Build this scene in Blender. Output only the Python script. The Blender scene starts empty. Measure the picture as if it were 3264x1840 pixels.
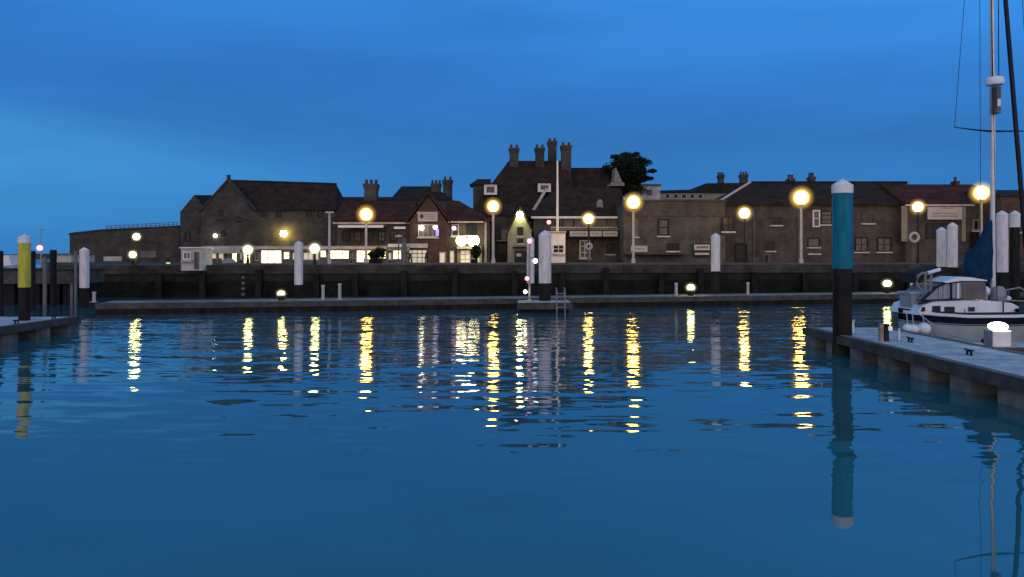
import bpy, bmesh, math, random
from mathutils import Vector, Matrix
random.seed(7)
R = math.radians
sc = bpy.context.scene
C = sc.collection

# ------------------------------------------------------------ camera, light, exposure
F, U0, VH, H = 2539.0, 1632.0, 820.0, 2.2          # focal length and horizon of the photograph (photo pixels), eye height above water
cam = bpy.data.cameras.new('camera'); co = bpy.data.objects.new('camera', cam); C.objects.link(co)
co.location = (0, 0, H); co.rotation_euler = (R(90), 0, 0)
cam.sensor_width = 36; cam.lens = 36 * F / 3264; cam.shift_y = -(920 - VH) / 3264
cam.clip_start = 0.1; cam.clip_end = 6000
sc.camera = co
sc.view_settings.view_transform = 'Standard'; sc.view_settings.look = 'None'
sc.view_settings.exposure = 0.0; sc.view_settings.gamma = 1.0
sc.cycles.use_denoising = True
sc.cycles.max_bounces = 6; sc.cycles.transparent_max_bounces = 8
sc.cycles.caustics_reflective = True; sc.cycles.sample_clamp_indirect = 20.0

def make_world():
    w = bpy.data.worlds.new('World'); sc.world = w; w.use_nodes = True
    nt = w.node_tree; n = nt.nodes; l = nt.links; n.clear()
    out = n.new('ShaderNodeOutputWorld'); bg = n.new('ShaderNodeBackground')
    tc = n.new('ShaderNodeTexCoord'); sep = n.new('ShaderNodeSeparateXYZ')
    l.new(tc.outputs['Generated'], sep.inputs[0])
    def math_(op, a, b=None, clamp=False):
        m = n.new('ShaderNodeMath'); m.operation = op; m.use_clamp = clamp
        for i, v in enumerate((a, b)):
            if v is None: continue
            if isinstance(v, (int, float)): m.inputs[i].default_value = v
            else: l.new(v, m.inputs[i])
        return m.outputs[0]
    def mix(f, a, b, mode='MIX'):
        m = n.new('ShaderNodeMix'); m.data_type = 'RGBA'; m.blend_type = mode
        for s, v in ((0, f), (6, a), (7, b)):
            if isinstance(v, tuple): m.inputs[s].default_value = (*v, 1)
            elif isinstance(v, (int, float)): m.inputs[s].default_value = v
            else: l.new(v, m.inputs[s])
        return m.outputs[2]
    def sstep(v, a, b):
        m = n.new('ShaderNodeMapRange'); m.interpolation_type = 'SMOOTHSTEP'
        l.new(v, m.inputs[0]); m.inputs[1].default_value = a; m.inputs[2].default_value = b
        return m.outputs[0]
    x, y, z = sep.outputs
    # wispy overcast: soft noise, stretched along the horizon and a little tilted
    mp = n.new('ShaderNodeMapping'); l.new(tc.outputs['Generated'], mp.inputs[0])
    mp.inputs['Rotation'].default_value = (0, R(7), 0); mp.inputs['Scale'].default_value = (1.1, 1.1, 6.5)
    nz = n.new('ShaderNodeTexNoise'); l.new(mp.outputs[0], nz.inputs['Vector'])
    nz.inputs['Scale'].default_value = 1.5; nz.inputs['Detail'].default_value = 4; nz.inputs['Roughness'].default_value = 0.5
    wob = math_('MULTIPLY', math_('SUBTRACT', nz.outputs['Fac'], 0.5), 0.075)
    e = math_('ADD', z, wob)
    rp = n.new('ShaderNodeValToRGB'); l.new(e, rp.inputs[0])
    cols = [(0.0, (.036, .200, .50)), (0.06, (.034, .195, .50)), (0.13, (.031, .186, .51)), (0.20, (.029, .180, .545)),
            (0.27, (.030, .200, .60)), (0.34, (.034, .235, .68)), (0.55, (.075, .30, .60)), (1.0, (.09, .28, .52))]
    el = rp.color_ramp.elements
    el[0].position, el[0].color = cols[0][0], (*cols[0][1], 1); el[1].position, el[1].color = cols[-1][0], (*cols[-1][1], 1)
    for p, c in cols[1:-1]:
        q = el.new(p); q.color = (*c, 1)
    col = rp.outputs[0]
    # clearer, paler strip low on the left under the cloud edge
    edge = math_('ADD', e, math_('MULTIPLY', math_('ADD', x, math_('MULTIPLY', wob, 2.2)), 0.075))               # the cloud's lower edge slopes down to the right
    low = math_('MULTIPLY', math_('SUBTRACT', 1.0, sstep(edge, 0.088, 0.142)), math_('SUBTRACT', 1.0, sstep(x, -0.62, 0.02)))
    low = math_('MULTIPLY', low, sstep(z, -0.01, 0.085))
    col = mix(math_('MULTIPLY', low, 0.85), col, (.054, .300, .68))
    # brighter high on the right
    hi = math_('MULTIPLY', sstep(z, 0.14, 0.34), sstep(x, -0.2, 0.5))
    col = mix(math_('MULTIPLY', hi, 0.8), col, (.046, .325, .93))
    # soft mottling
    n2 = n.new('ShaderNodeTexNoise'); l.new(mp.outputs[0], n2.inputs['Vector']); n2.inputs['Scale'].default_value = 3.2; n2.inputs['Detail'].default_value = 5
    mot = math_('ADD', math_('MULTIPLY', n2.outputs['Fac'], 0.36), 0.82)
    col = mix(1.0, col, mot, 'MULTIPLY')
    # afterglow behind the viewer
    back = sstep(math_('MULTIPLY', y, -1.0), -0.05, 0.75)
    glow = math_('MULTIPLY', back, math_('SUBTRACT', 1.0, sstep(z, 0.25, 0.95)))
    col = mix(glow, col, (1.35, 1.16, 1.20))
    # physical twilight on top
    sky = n.new('ShaderNodeTexSky'); sky.sky_type = 'NISHITA'; sky.sun_disc = False
    sky.sun_elevation = R(-2.0); sky.sun_rotation = R(190)
    col = mix(0.02, col, sky.outputs[0], 'ADD')
    l.new(col, bg.inputs[0]); bg.inputs[1].default_value = 1.0
    l.new(bg.outputs[0], out.inputs[0])
make_world()
sl = bpy.data.lights.new('sun', 'SUN'); so = bpy.data.objects.new('sun', sl); C.objects.link(so)
sl.energy = 0.08; sl.angle = R(30); sl.color = (1, .9, .85)
so.rotation_euler = (R(80), 0, R(-10))      # last light from behind the viewer

# ------------------------------------------------------------ helpers
def X(u, Y): return (u - U0) / F * Y
def Z(v, Y): return H - (v - VH) / F * Y
QZ = 1.75                                    # quay level

class MB:
    def __init__(s): s.v = []; s.f = []
    def add(s, vs, fs):
        k = len(s.v); s.v += [tuple(p) for p in vs]; s.f += [tuple(i + k for i in f) for f in fs]; return s
    def box(s, x0, x1, y0, y1, z0, z1):
        return s.add([(x, y, z) for z in (z0, z1) for y in (y0, y1) for x in (x0, x1)],
                     [(0, 2, 3, 1), (4, 5, 7, 6), (0, 1, 5, 4), (2, 6, 7, 3), (0, 4, 6, 2), (1, 3, 7, 5)])
    def prism(s, poly, y0, y1):               # polygon in (x, z), extruded along y
        n = len(poly)
        return s.add([(x, y0, z) for x, z in poly] + [(x, y1, z) for x, z in poly],
                     [tuple(range(n)), tuple(range(2 * n - 1, n - 1, -1))] + [((i + 1) % n, i, n + i, n + (i + 1) % n) for i in range(n)])
    def rings(s, rings, cap=True):
        n = len(rings[0]); vs = [p for r in rings for p in r]; fs = []
        for k in range(len(rings) - 1):
            for i in range(n):
                j = (i + 1) % n; fs.append((k * n + i, k * n + j, (k + 1) * n + j, (k + 1) * n + i))
        if cap: fs += [tuple(range(n - 1, -1, -1)), tuple(range((len(rings) - 1) * n, len(rings) * n))]
        return s.add(vs, fs)
    def lathe(s, x, y, prof, n=16, sy=1.0):   # profile of (r, z)
        return s.rings([[(x + r * math.cos(2 * math.pi * i / n), y + sy * r * math.sin(2 * math.pi * i / n), z) for i in range(n)] for r, z in prof])
    def ball(s, x, y, z, r, n=16, m=10, sz=1.0):
        return s.lathe(x, y, [(max(1e-4, r * math.sin(math.pi * k / m)), z - sz * r * math.cos(math.pi * k / m)) for k in range(m + 1)], n)
    def tube(s, pts, r, n=6):
        rs = []; P = [Vector(p) for p in pts]
        for k, p in enumerate(P):
            t = (P[min(k + 1, len(P) - 1)] - P[max(k - 1, 0)]).normalized()
            a = t.cross(Vector((0, 0, 1)) if abs(t.z) < .9 else Vector((1, 0, 0))).normalized(); b = t.cross(a)
            q = r[k] if isinstance(r, (list, tuple)) else r
            rs.append([p + a * q * math.cos(2 * math.pi * i / n) + b * q * math.sin(2 * math.pi * i / n) for i in range(n)])
        return s.rings(rs)
    def build(s, name, mat, parent=None, smooth=False, kind=None):
        me = bpy.data.meshes.new(name)
        vs = s.v
        if parent is not None:
            o0 = ORG[parent.name]; vs = [(a - o0[0], b - o0[1], c - o0[2]) for a, b, c in vs]
        me.from_pydata(vs, [], s.f)
        bm = bmesh.new(); bm.from_mesh(me); bmesh.ops.recalc_face_normals(bm, faces=bm.faces); bm.to_mesh(me); bm.free()
        if smooth:
            me.shade_smooth(); 
            try: me.set_sharp_from_angle(angle=R(40))
            except Exception: pass
        o = bpy.data.objects.new(name, me); C.objects.link(o); me.materials.append(mat)
        if parent is not None: o.parent = parent; ORG[o.name] = o0
        else: ORG[o.name] = (0, 0, 0)
        if kind: o['kind'] = kind
        return o
ORG = {}
def thing(name, label, cat, loc, group=None):
    o = bpy.data.objects.new(name, None); C.objects.link(o); o.location = loc; o.empty_display_size = .2
    ORG[o.name] = tuple(loc); o['label'] = label; o['category'] = cat
    if group: o['group'] = group
    return o

# ------------------------------------------------------------ materials
def mat(name, col, rough=.8, var=.25, scale=1.5, brick=None, bump=0.0, spec=.12, col2=None, metal=0.0, flat=False, streak=None):
    m = bpy.data.materials.new(name); m.use_nodes = True; nt = m.node_tree; n = nt.nodes; l = nt.links
    p = n['Principled BSDF']; p.inputs['Roughness'].default_value = rough; p.inputs['Metallic'].default_value = metal
    p.inputs['Specular IOR Level'].default_value = spec
    tc = n.new('ShaderNodeTexCoord')
    nz = n.new('ShaderNodeTexNoise'); nz.inputs['Scale'].default_value = scale; nz.inputs['Detail'].default_value = 6; nz.inputs['Roughness'].default_value = .65
    if streak:
        mp = n.new('ShaderNodeMapping'); mp.inputs['Scale'].default_value = streak; l.new(tc.outputs['Object'], mp.inputs[0]); l.new(mp.outputs[0], nz.inputs['Vector'])
    else: l.new(tc.outputs['Object'], nz.inputs['Vector'])
    rp = n.new('ShaderNodeValToRGB'); l.new(nz.outputs['Fac'], rp.inputs[0])
    a = tuple(c * (1 - var) for c in col); b = tuple(min(.9, c * (1 + var)) for c in (col2 or col))
    rp.color_ramp.elements[0].position = .35; rp.color_ramp.elements[0].color = (*a, 1)
    rp.color_ramp.elements[1].position = .65; rp.color_ramp.elements[1].color = (*b, 1)
    c = rp.outputs[0]; h = nz.outputs['Fac']
    if brick:
        sp = n.new('ShaderNodeSeparateXYZ'); l.new(tc.outputs['Object'], sp.inputs[0])
        ad = n.new('ShaderNodeMath'); l.new(sp.outputs[0], ad.inputs[0]); l.new(sp.outputs[1], ad.inputs[1])
        cb = n.new('ShaderNodeCombineXYZ'); l.new(sp.outputs[0] if flat else ad.outputs[0], cb.inputs[0]); l.new(sp.outputs[1 if flat else 2], cb.inputs[1])
        bt = n.new('ShaderNodeTexBrick'); l.new(cb.outputs[0], bt.inputs['Vector']); bt.inputs['Scale'].default_value = 1
        bt.inputs['Brick Width'].default_value = brick[0]; bt.inputs['Row Height'].default_value = brick[1]
        bt.inputs['Mortar Size'].default_value = brick[1] * .07
        bt.inputs['Color1'].default_value = (.86, .86, .86, 1); bt.inputs['Color2'].default_value = (1.1, 1.08, 1.06, 1); bt.inputs['Mortar'].default_value = (.85, .85, .85, 1)
        mx = n.new('ShaderNodeMix'); mx.data_type = 'RGBA'; mx.blend_type = 'MULTIPLY'; mx.inputs[0].default_value = 1
        l.new(c, mx.inputs[6]); l.new(bt.outputs['Color'], mx.inputs[7]); c = mx.outputs[2]; h = bt.outputs['Fac']
    l.new(c, p.inputs['Base Color'])
    if bump:
        bp = n.new('ShaderNodeBump'); bp.inputs['Strength'].default_value = bump; bp.inputs['Distance'].default_value = .03
        l.new(h, bp.inputs['Height']); l.new(bp.outputs[0], p.inputs['Normal'])
    return m
def emit(name, col, s):
    m = bpy.data.materials.new(name); m.use_nodes = True; nt = m.node_tree; p = nt.nodes['Principled BSDF']
    p.inputs['Base Color'].default_value = (.5, .5, .45, 1)
    p.inputs['Emission Color'].default_value = (*col, 1); p.inputs['Emission Strength'].default_value = s
    return m
def shopglow(name, col, s):                   # a lit interior behind shop glass: shelves, posters and bare wall of uneven brightness
    m = emit(name, col, s); nt = m.node_tree; n = nt.nodes; l = nt.links; p = n['Principled BSDF']
    tc = n.new('ShaderNodeTexCoord'); mp = n.new('ShaderNodeMapping'); mp.inputs['Scale'].default_value = (1.6, 1, 2.4); l.new(tc.outputs['Object'], mp.inputs[0])
    nz = n.new('ShaderNodeTexNoise'); nz.inputs['Scale'].default_value = 1.6; nz.inputs['Detail'].default_value = 3; l.new(mp.outputs[0], nz.inputs['Vector'])
    mr = n.new('ShaderNodeMapRange'); l.new(nz.outputs['Fac'], mr.inputs[0]); mr.inputs[1].default_value = .36; mr.inputs[2].default_value = .56
    mr.inputs[3].default_value = s * .5; mr.inputs[4].default_value = s
    l.new(mr.outputs[0], p.inputs['Emission Strength'])
    return m
def globe_glass(name, col, s, through=.5):    # frosted, faintly glowing glass round a bulb
    m = bpy.data.materials.new(name); m.use_nodes = True; nt = m.node_tree; n = nt.nodes; l = nt.links; n.clear()
    o = n.new('ShaderNodeOutputMaterial'); t = n.new('ShaderNodeBsdfTransparent'); e = n.new('ShaderNodeEmission')
    e.inputs[0].default_value = (*col, 1); e.inputs[1].default_value = s; t.inputs[0].default_value = (1, .93, .75, 1)
    mx = n.new('ShaderNodeMixShader'); mx.inputs[0].default_value = through; l.new(e.outputs[0], mx.inputs[1]); l.new(t.outputs[0], mx.inputs[2]); l.new(mx.outputs[0], o.inputs[0])
    return m
M = {
 'stone': mat('castle_stone', (.055, .052, .048), .95, .35, .8, (.6, .22), .4),
 'stone2': mat('quay_stone', (.022, .020, .018), .95, .6, .5, (.8, .3), .4),
 'coping': mat('coping_stone', (.046, .042, .036), .9, .5, .9, (1.0, .5), .3),
 'brick': mat('old_brick', (.064, .058, .055), .95, .35, .9, (.3, .1), .3),
 'brick_b': mat('grey_brick', (.070, .068, .067), .95, .35, .8, (.3, .1), .3),
 'red_brick': mat('red_brick', (.075, .047, .042), .95, .3, .9, (.3, .1), .3),
 'roof': mat('dark_tile', (.030, .019, .014), .95, .4, 1.3, (.4, .3), .6),
 'roof_red': mat('red_tile', (.055, .022, .014), .95, .4, 1.3, (.4, .3), .6),
 'slate': mat('slate', (.022, .019, .018), .95, .35, 1.3, (.5, .3), .5),
 'white': mat('white_paint', (.62, .59, .59), .6, .10, 3),
 'offwhite': mat('weathered_white_paint', (.40, .37, .35), .7, .22, 1.7),
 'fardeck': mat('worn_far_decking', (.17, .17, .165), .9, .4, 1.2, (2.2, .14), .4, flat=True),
 'tideband': mat('tide_stained_stone', (.009, .010, .008), .85, .7, .9, (.8, .3), .4),
 'pilewhite': mat('pile_sleeve', (.60, .555, .55), .6, .2, 2.5, streak=(3, 3, .5)),
 'topside': mat('dull_topside', (.27, .31, .34), .4, .15, 2),
 'hoodglass': mat('hood_glazing', (.15, .19, .24), .2, .25, 2.5, spec=.5),
 'cream': mat('cream_render', (.20, .185, .155), .85, .2, 1.2),
 'greywall': mat('grey_render', (.12, .115, .105), .9, .25, 1.2),
 'darktrim': mat('dark_trim', (.018, .016, .016), .7, .3, 2),
 'black': mat('black_rubber', (.010, .010, .012), .7, .3, 2),
 'tar': mat('tarred_steel', (.012, .010, .009), .6, .7, 2, streak=(2, 2, .7)), 'weed': mat('green_weed', (.018, .024, .010), .8, .5, 5),
 'glass': mat('dark_glass', (.012, .012, .014), .3, .2, 1, spec=.2),
 'paleglass': mat('pale_blind', (.11, .098, .095), .5, .3, 2),
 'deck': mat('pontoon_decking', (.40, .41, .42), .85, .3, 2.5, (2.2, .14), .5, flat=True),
 'fascia': mat('wet_timber', (.060, .057, .052), .8, .35, 3),
 'concrete': mat('float_concrete', (.13, .13, .12), .9, .45, 2.2, None, .3),
 'steel': mat('galvanised_steel', (.24, .24, .25), .5, .2, 4, metal=.3),
 'teal': mat('teal_paint', (.003, .130, .20), .5, .28, 3, streak=(3, 3, .5)),
 'yellow': mat('yellow_paint', (.43, .40, .055), .55, .25, 3, streak=(3, 3, .5)),
 'ground': mat('quay_paving', (.06, .056, .05), .95, .3, .6, (1.5, .8), .2),
 'leaf': mat('pine_needles', (.012, .022, .012), .9, .6, 3),
 'bark': mat('bark', (.04, .03, .022), .95, .3, 4),
 'navy': mat('navy_gelcoat', (.005, .008, .022), .25, .2, 2),
 'gelcoat': mat('white_gelcoat', (.60, .66, .72), .3, .08, 2),
 'canvas': mat('black_canvas', (.02, .02, .024), .9, .3, 4),
 'blue': mat('blue_sailcover', (.004, .027, .066), .85, .35, 3.5, None, .6),
 'alloy': mat('mast_alloy', (.55, .56, .58), .4, .12, 3, metal=.2),
 'wood': mat('wood_post', (.32, .22, .15), .8, .3, 6),
 'red': mat('red_paint', (.45, .10, .09), .6, .2, 3),
 'carpaint': mat('dark_blue_car_paint', (.010, .012, .025), .3, .2, 2, spec=.6),
 'tyre': mat('tyre_rubber', (.012, .012, .012), .9, .3, 3),
 'land': mat('far_land', (.05, .06, .07), 1, .3, .02),
 'sign': mat('sign_face', (.36, .335, .325), .6, .06, 2),
 'ink': mat('sign_ink', (.05, .05, .06), .7, .1, 2),
 'greyink': mat('sign_lettering', (.22, .21, .22), .7, .1, 2),
}
M['sodium'] = emit('sodium_bulb', (1, .62, .11), 130)
M['warm'] = emit('warm_bulb', (1, .72, .20), 90)
M['cool'] = emit('cool_bulb', (.97, 1, .42), 60)
M['small'] = emit('bulkhead_bulb', (1, .93, .66), 16)
M['redlamp'] = emit('red_lamp', (1, .30, .28), 2.2)
M['pinklamp'] = emit('pink_lamp', (.95, .35, .9), 3)
M['bluelamp'] = emit('blue_neon', (.10, .03, .75), 1.2)
M['whitelamp'] = emit('white_led', (1, .95, .9), 3)
def glow_fill(name, col, k):                  # lens bloom imitated round a globe: an added volume that only emits
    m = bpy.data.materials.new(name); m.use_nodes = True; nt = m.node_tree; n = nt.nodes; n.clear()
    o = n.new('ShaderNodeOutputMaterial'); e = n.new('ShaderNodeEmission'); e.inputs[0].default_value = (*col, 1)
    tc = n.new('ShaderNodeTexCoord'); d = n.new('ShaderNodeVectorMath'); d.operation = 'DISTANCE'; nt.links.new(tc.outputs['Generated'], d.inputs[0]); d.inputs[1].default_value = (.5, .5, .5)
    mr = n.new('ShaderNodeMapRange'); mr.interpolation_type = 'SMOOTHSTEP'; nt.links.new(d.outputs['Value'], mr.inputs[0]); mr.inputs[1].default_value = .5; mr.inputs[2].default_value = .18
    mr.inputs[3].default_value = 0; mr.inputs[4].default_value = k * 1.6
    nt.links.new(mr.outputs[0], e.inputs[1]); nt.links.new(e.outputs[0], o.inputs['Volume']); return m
M['h_sodium'] = glow_fill('sodium_bloom', (1, .56, .10), .62); M['h_warm'] = glow_fill('warm_bloom', (1, .62, .16), .55); M['h_cool'] = glow_fill('cool_bloom', (.85, .9, .40), .42)
M['pedestal'] = emit('pedestal_bulb', (.97, 1, .72), 9)
M['twin'] = emit('twin_bulb', (1, .86, .46), 14)
M['g_sodium'] = globe_glass('sodium_globe_glass', (1, .74, .16), 1.6, .4)
M['g_warm'] = globe_glass('warm_globe_glass', (1, .78, .28), 1.6, .45)
M['g_cool'] = globe_glass('cool_globe_glass', (.9, .95, .45), 1.4, .45)
M['shop'] = shopglow('shop_interior', (1, .84, .36), 4.2)
M['shop2'] = shopglow('shop_interior_warm', (1, .80, .30), 4)
M['dimlit'] = emit('dim_room', (.9, .75, .5), .45)

def water_mat():
    m = bpy.data.materials.new('harbour_water'); m.use_nodes = True; nt = m.node_tree; n = nt.nodes; l = nt.links
    p = n['Principled BSDF']; p.inputs['Base Color'].default_value = (.024, .106, .120, 1)
    p.inputs['Roughness'].default_value = .015; p.inputs['IOR'].default_value = 1.46
    g = n.new('ShaderNodeNewGeometry')
    def vm(op, a, b=None, sc_=None):
        q = n.new('ShaderNodeVectorMath'); q.operation = op
        l.new(a, q.inputs[0])
        if b is not None:
            if isinstance(b, tuple): q.inputs[1].default_value = b
            else: l.new(b, q.inputs[1])
        if sc_ is not None:
            if isinstance(sc_, (int, float)): q.inputs['Scale'].default_value = sc_
            else: l.new(sc_, q.inputs['Scale'])
        return q.outputs[0]
    def slopes(scale, detail, off, amp):       # a random slope field, longer along the crests (x)
        v = vm('ADD', vm('MULTIPLY', g.outputs['Position'], scale), (off, off * 1.7, off * .3))
        t = n.new('ShaderNodeTexNoise'); t.inputs['Scale'].default_value = 1; t.inputs['Detail'].default_value = detail; t.inputs['Roughness'].default_value = .5
        l.new(v, t.inputs['Vector'])
        return vm('SCALE', vm('SUBTRACT', t.outputs['Color'], (.5, .5, .5)), None, amp)
    sp = n.new('ShaderNodeSeparateXYZ'); l.new(g.outputs['Position'], sp.inputs[0])
    mr = n.new('ShaderNodeMapRange'); mr.interpolation_type = 'SMOOTHSTEP'; l.new(sp.outputs[1], mr.inputs[0])
    mr.inputs[1].default_value = 6.5; mr.inputs[2].default_value = 10; mr.inputs[3].default_value = .0; mr.inputs[4].default_value = 1
    # wind patches
    wn = n.new('ShaderNodeTexNoise'); wn.inputs['Scale'].default_value = .13; wn.inputs['Detail'].default_value = 1; l.new(g.outputs['Position'], wn.inputs['Vector'])
    wr = n.new('ShaderNodeMapRange'); l.new(wn.outputs['Fac'], wr.inputs[0]); wr.inputs[1].default_value = .35; wr.inputs[2].default_value = .65; wr.inputs[3].default_value = .6; wr.inputs[4].default_value = 1.15
    k = n.new('ShaderNodeMath'); k.operation = 'MULTIPLY'; l.new(mr.outputs[0], k.inputs[0]); l.new(wr.outputs[0], k.inputs[1])
    a = slopes((.16, .55, 0), 1.0, 3.1, .03)
    b = slopes((.20, 1.75, 0), 1.5, 5.3, .15)
    c = slopes((1.3, 5.0, 0), 1.5, 23.9, .21)
    far = n.new('ShaderNodeMapRange'); l.new(sp.outputs[1], far.inputs[0]); far.inputs[1].default_value = 12; far.inputs[2].default_value = 26
    d = slopes((4.0, 13.0, 0), 1.0, 41.3, .25)  # fine ripple under the quay
    s = vm('ADD', a, vm('SCALE', vm('ADD', vm('ADD', b, c), vm('SCALE', d, None, far.outputs[0])), None, k.outputs[0]))
    s = vm('MULTIPLY', s, (.28, 1, 0))
    nn = vm('NORMALIZE', vm('ADD', s, (0, 0, 1)))
    l.new(nn, p.inputs['Normal'])
    return m
M['water'] = water_mat()

# ------------------------------------------------------------ the setting
MB().add([(-1500, -60, 0), (1500, -60, 0), (1500, 4000, 0), (-1500, 4000, 0)], [(0, 1, 2, 3)]).build('water', M['water'], kind='structure')
def yq(x): return 45.5 + .1 * x
gq = MB(); gp = [(-24.4, yq(-24.4) + .3), (140, yq(140) + .3), (140, 260), (-46, 260), (-46, 78)]
gq.add([(x, y, QZ) for x, y in gp] + [(x, y, QZ - .6) for x, y in gp], [(0, 1, 2, 3, 4), (9, 8, 7, 6, 5)] + [(i, (i + 1) % 5, 5 + (i + 1) % 5, 5 + i) for i in range(5)])
gq.build('ground', M['ground'], kind='structure')
hl = MB()
pts = [(-900, 2.2)] + [(-900 + 60 * i, 4 + 5 * random.random()) for i in range(1, 12)] + [(-180, 2.0)]
hl.prism([(-900, -1)] + pts + [(-180, -1)], 1000, 1100); hl.build('far_hills', M['land'], kind='structure')

# quay wall
def wl(x, dy=0.0): return (x, yq(x) + dy)
w = thing('quay_wall', 'long dark stone quay wall with a paler coping and timber fenders', 'wall', (0, 45.5, 0))
def strip(x0, x1, d0, d1, z0, z1, mb=None):
    mb = mb or MB(); q = [wl(x0, d0), wl(x1, d0), wl(x1, d1), wl(x0, d1)]
    return mb.add([(a, b, z) for z in (z0, z1) for a, b in q], [(3, 2, 1, 0), (4, 5, 6, 7), (0, 1, 5, 4), (1, 2, 6, 5), (2, 3, 7, 6), (3, 0, 4, 7)])
strip(-24.4, 140, 0, .9, -2, 1.28).build('wall_face', M['stone2'], w)
strip(-24.45, 140, -.08, .92, 1.283, 1.76).build('coping', M['coping'], w)
strip(-24.4, 140, -.025, -.002, -2, .86).build('tide_band', M['tideband'], w)
for u in (515, 652, 830, 1012, 1135, 1290, 1450, 1640, 1790, 1930, 2105, 2230, 2400, 2560, 2720, 2890, 3050, 3200):
    Yt = 45.5 / (1 - .1 * (u - U0) / F); x = X(u, Yt)
    strip(x - .16, x + .16, -.38, -.1, -1.5, random.uniform(1.2, 1.6)).build('fender', M['tar'], w)

# ------------------------------------------------------------ generic building blocks (photo pixels + depth)
def wbox(u0, u1, v0, v1, Y, d, mb=None): return (mb or MB()).box(X(u0, Y), X(u1, Y), Y, Y + d, Z(v1, Y), Z(v0, Y))
def roof_x(u0, u1, ve, vr, Y, d, ov=.25, mb=None, inset=0.0, hipl=0.0, hipr=0.0):
    """ridge along x; ve/vr the eave and ridge heights as seen; hips in metres"""
    mb = mb or MB(); ze = Z(ve, Y) + .004; zr = Z(vr, Y + d / 2); x0, x1 = X(u0, Y) - ov + inset, X(u1, Y) + ov - inset
    y0, y1, ym = Y - ov, Y + d + ov, Y + d / 2; t = .12
    b = [(x0, y0), (x1, y0), (x1, y1), (x0, y1)]
    v = [(a, c, ze) for a, c in b] + [(a, c, ze + t) for a, c in b] + [(x0 + hipl, ym, zr), (x1 - hipr, ym, zr)]
    return mb.add(v, [(3, 2, 1, 0), (0, 1, 5, 4), (1, 2, 6, 5), (2, 3, 7, 6), (3, 0, 4, 7), (4, 5, 9, 8), (5, 6, 9), (6, 7, 8, 9), (7, 4, 8)])
def win(root, u0, u1, v0, v1, Y, frame='white', pane='glass', nx=1, ny=1, t=.07, sill=True, name='window', wname='pane'):
    x0, x1, z1, z0 = X(u0, Y), X(u1, Y), Z(v0, Y), Z(v1, Y); f = MB(); y0, y1 = Y - .08, Y + .02
    f.box(x0, x0 + t, y0, y1, z0, z1).box(x1 - t, x1, y0, y1, z0, z1).box(x0 + t, x1 - t, y0, y1, z1 - t, z1).box(x0 + t, x1 - t, y0, y1, z0, z0 + t)
    for i in range(1, nx):
        q = x0 + (x1 - x0) * i / nx; f.box(q - t * .3, q + t * .3, y0 + .015, y1, z0 + t, z1 - t)
    for i in range(1, ny):
        q = z0 + (z1 - z0) * i / ny; f.box(x0 + t, x1 - t, y0 + .025, y1, q - t * .3, q + t * .3)
    o = f.build(name, M[frame], root)
    MB().box(x0 + t, x1 - t, Y - .02, Y + .01, z0 + t, z1 - t).build(wname, M[pane], o)
    if sill: MB().box(x0 - .08, x1 + .08, Y - .16, Y + .02, z0 - .12, z0 - .003).build('sill', M['offwhite'], o)
    return o
def chimney(roof, u0, u1, v0, v1, Y, m='brick', pots=2, d=.9):
    x0, x1, z1, z0 = X(u0, Y), X(u1, Y), Z(v0, Y), Z(v1, Y); mb = MB(); p = .10
    mb.box(x0 + p, x1 - p, Y, Y + d, z0 - .3, z1 - .55).box(x0 + p / 2, x1 - p / 2, Y - .06, Y + d + .06, z1 - .547, z1 - .32).box(x0, x1, Y - .12, Y + d + .12, z1 - .317, z1 - .1)
    o = mb.build('chimney', M[m], roof)
    for i in range(pots):
        cx = x0 + (x1 - x0) * (i + .5) / pots
        MB().lathe(cx, Y + d / 2, [(.14, z1 - .1), (.12, z1 + .22), (.15, z1 + .24), (.14, z1 + .3)], 10).build('chimney_pot', M['red_brick'], o, True)
    return o
def fascia(root, u0, u1, v0, v1, Y, m='offwhite', name='fascia', d=.14):
    return MB().box(X(u0, Y), X(u1, Y), Y - d, Y - .003, Z(v1, Y), Z(v0, Y)).build(name, M[m], root)
def bld(name, label, cat, u, Y, group=None): return thing(name, label, cat, (X(u, Y), Y, QZ), group)
VB = 846
def ZV(z, Y): return VH + (H - z) * F / Y     # photo row of height z

# --- castle bastion, low and long at the left
Y = 78.0
b = bld('castle_bastion', 'low dark castle bastion wall with a pale weathered top left of the gabled house', 'castle', 400, Y)
mb = MB(); mb.prism([(X(222, Y), QZ - .1), (X(222, Y), Z(748, Y)), (X(245, Y), Z(744, Y)), (X(330, Y), Z(735, Y)), (X(572, Y), Z(722, Y)), (X(572, Y), QZ - .1)], Y, Y + 9)
mb.build('wall', M['stone'], b)
mb = MB(); mb.prism([(X(220, Y), Z(748, Y) + .003), (X(245, Y), Z(744, Y) + .003), (X(330, Y), Z(735, Y) + .003), (X(574, Y), Z(722, Y) + .003), (X(574, Y), Z(719, Y)), (X(330, Y), Z(731, Y)), (X(245, Y), Z(740, Y)), (X(220, Y), Z(744, Y))], Y - .15, Y + 9.2)
mb.build('coping', M['coping'], b)
mb = MB()
for i in range(17):
    u = 340 + i * 14; z = Z(732 - (u - 330) * .0535, Y + 1.2)
    mb.box(X(u, Y + 1.2) - .03, X(u, Y + 1.2) + .03, Y + 1.2, Y + 1.26, z - .6, z + .36)
for k in (.15, .35):
    mb.tube([(X(340, Y + 1.2), Y + 1.23, Z(732, Y + 1.2) + k), (X(566, Y + 1.2), Y + 1.23, Z(719.6, Y + 1.2) + k)], .03, 5)
mb.build('railing', M['greywall'], b)
fascia(b, 332, 390, 818, 833, Y, 'offwhite', 'notice_board'); fascia(b, 448, 500, 800, 822, Y, 'greywall', 'hatch')

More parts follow.
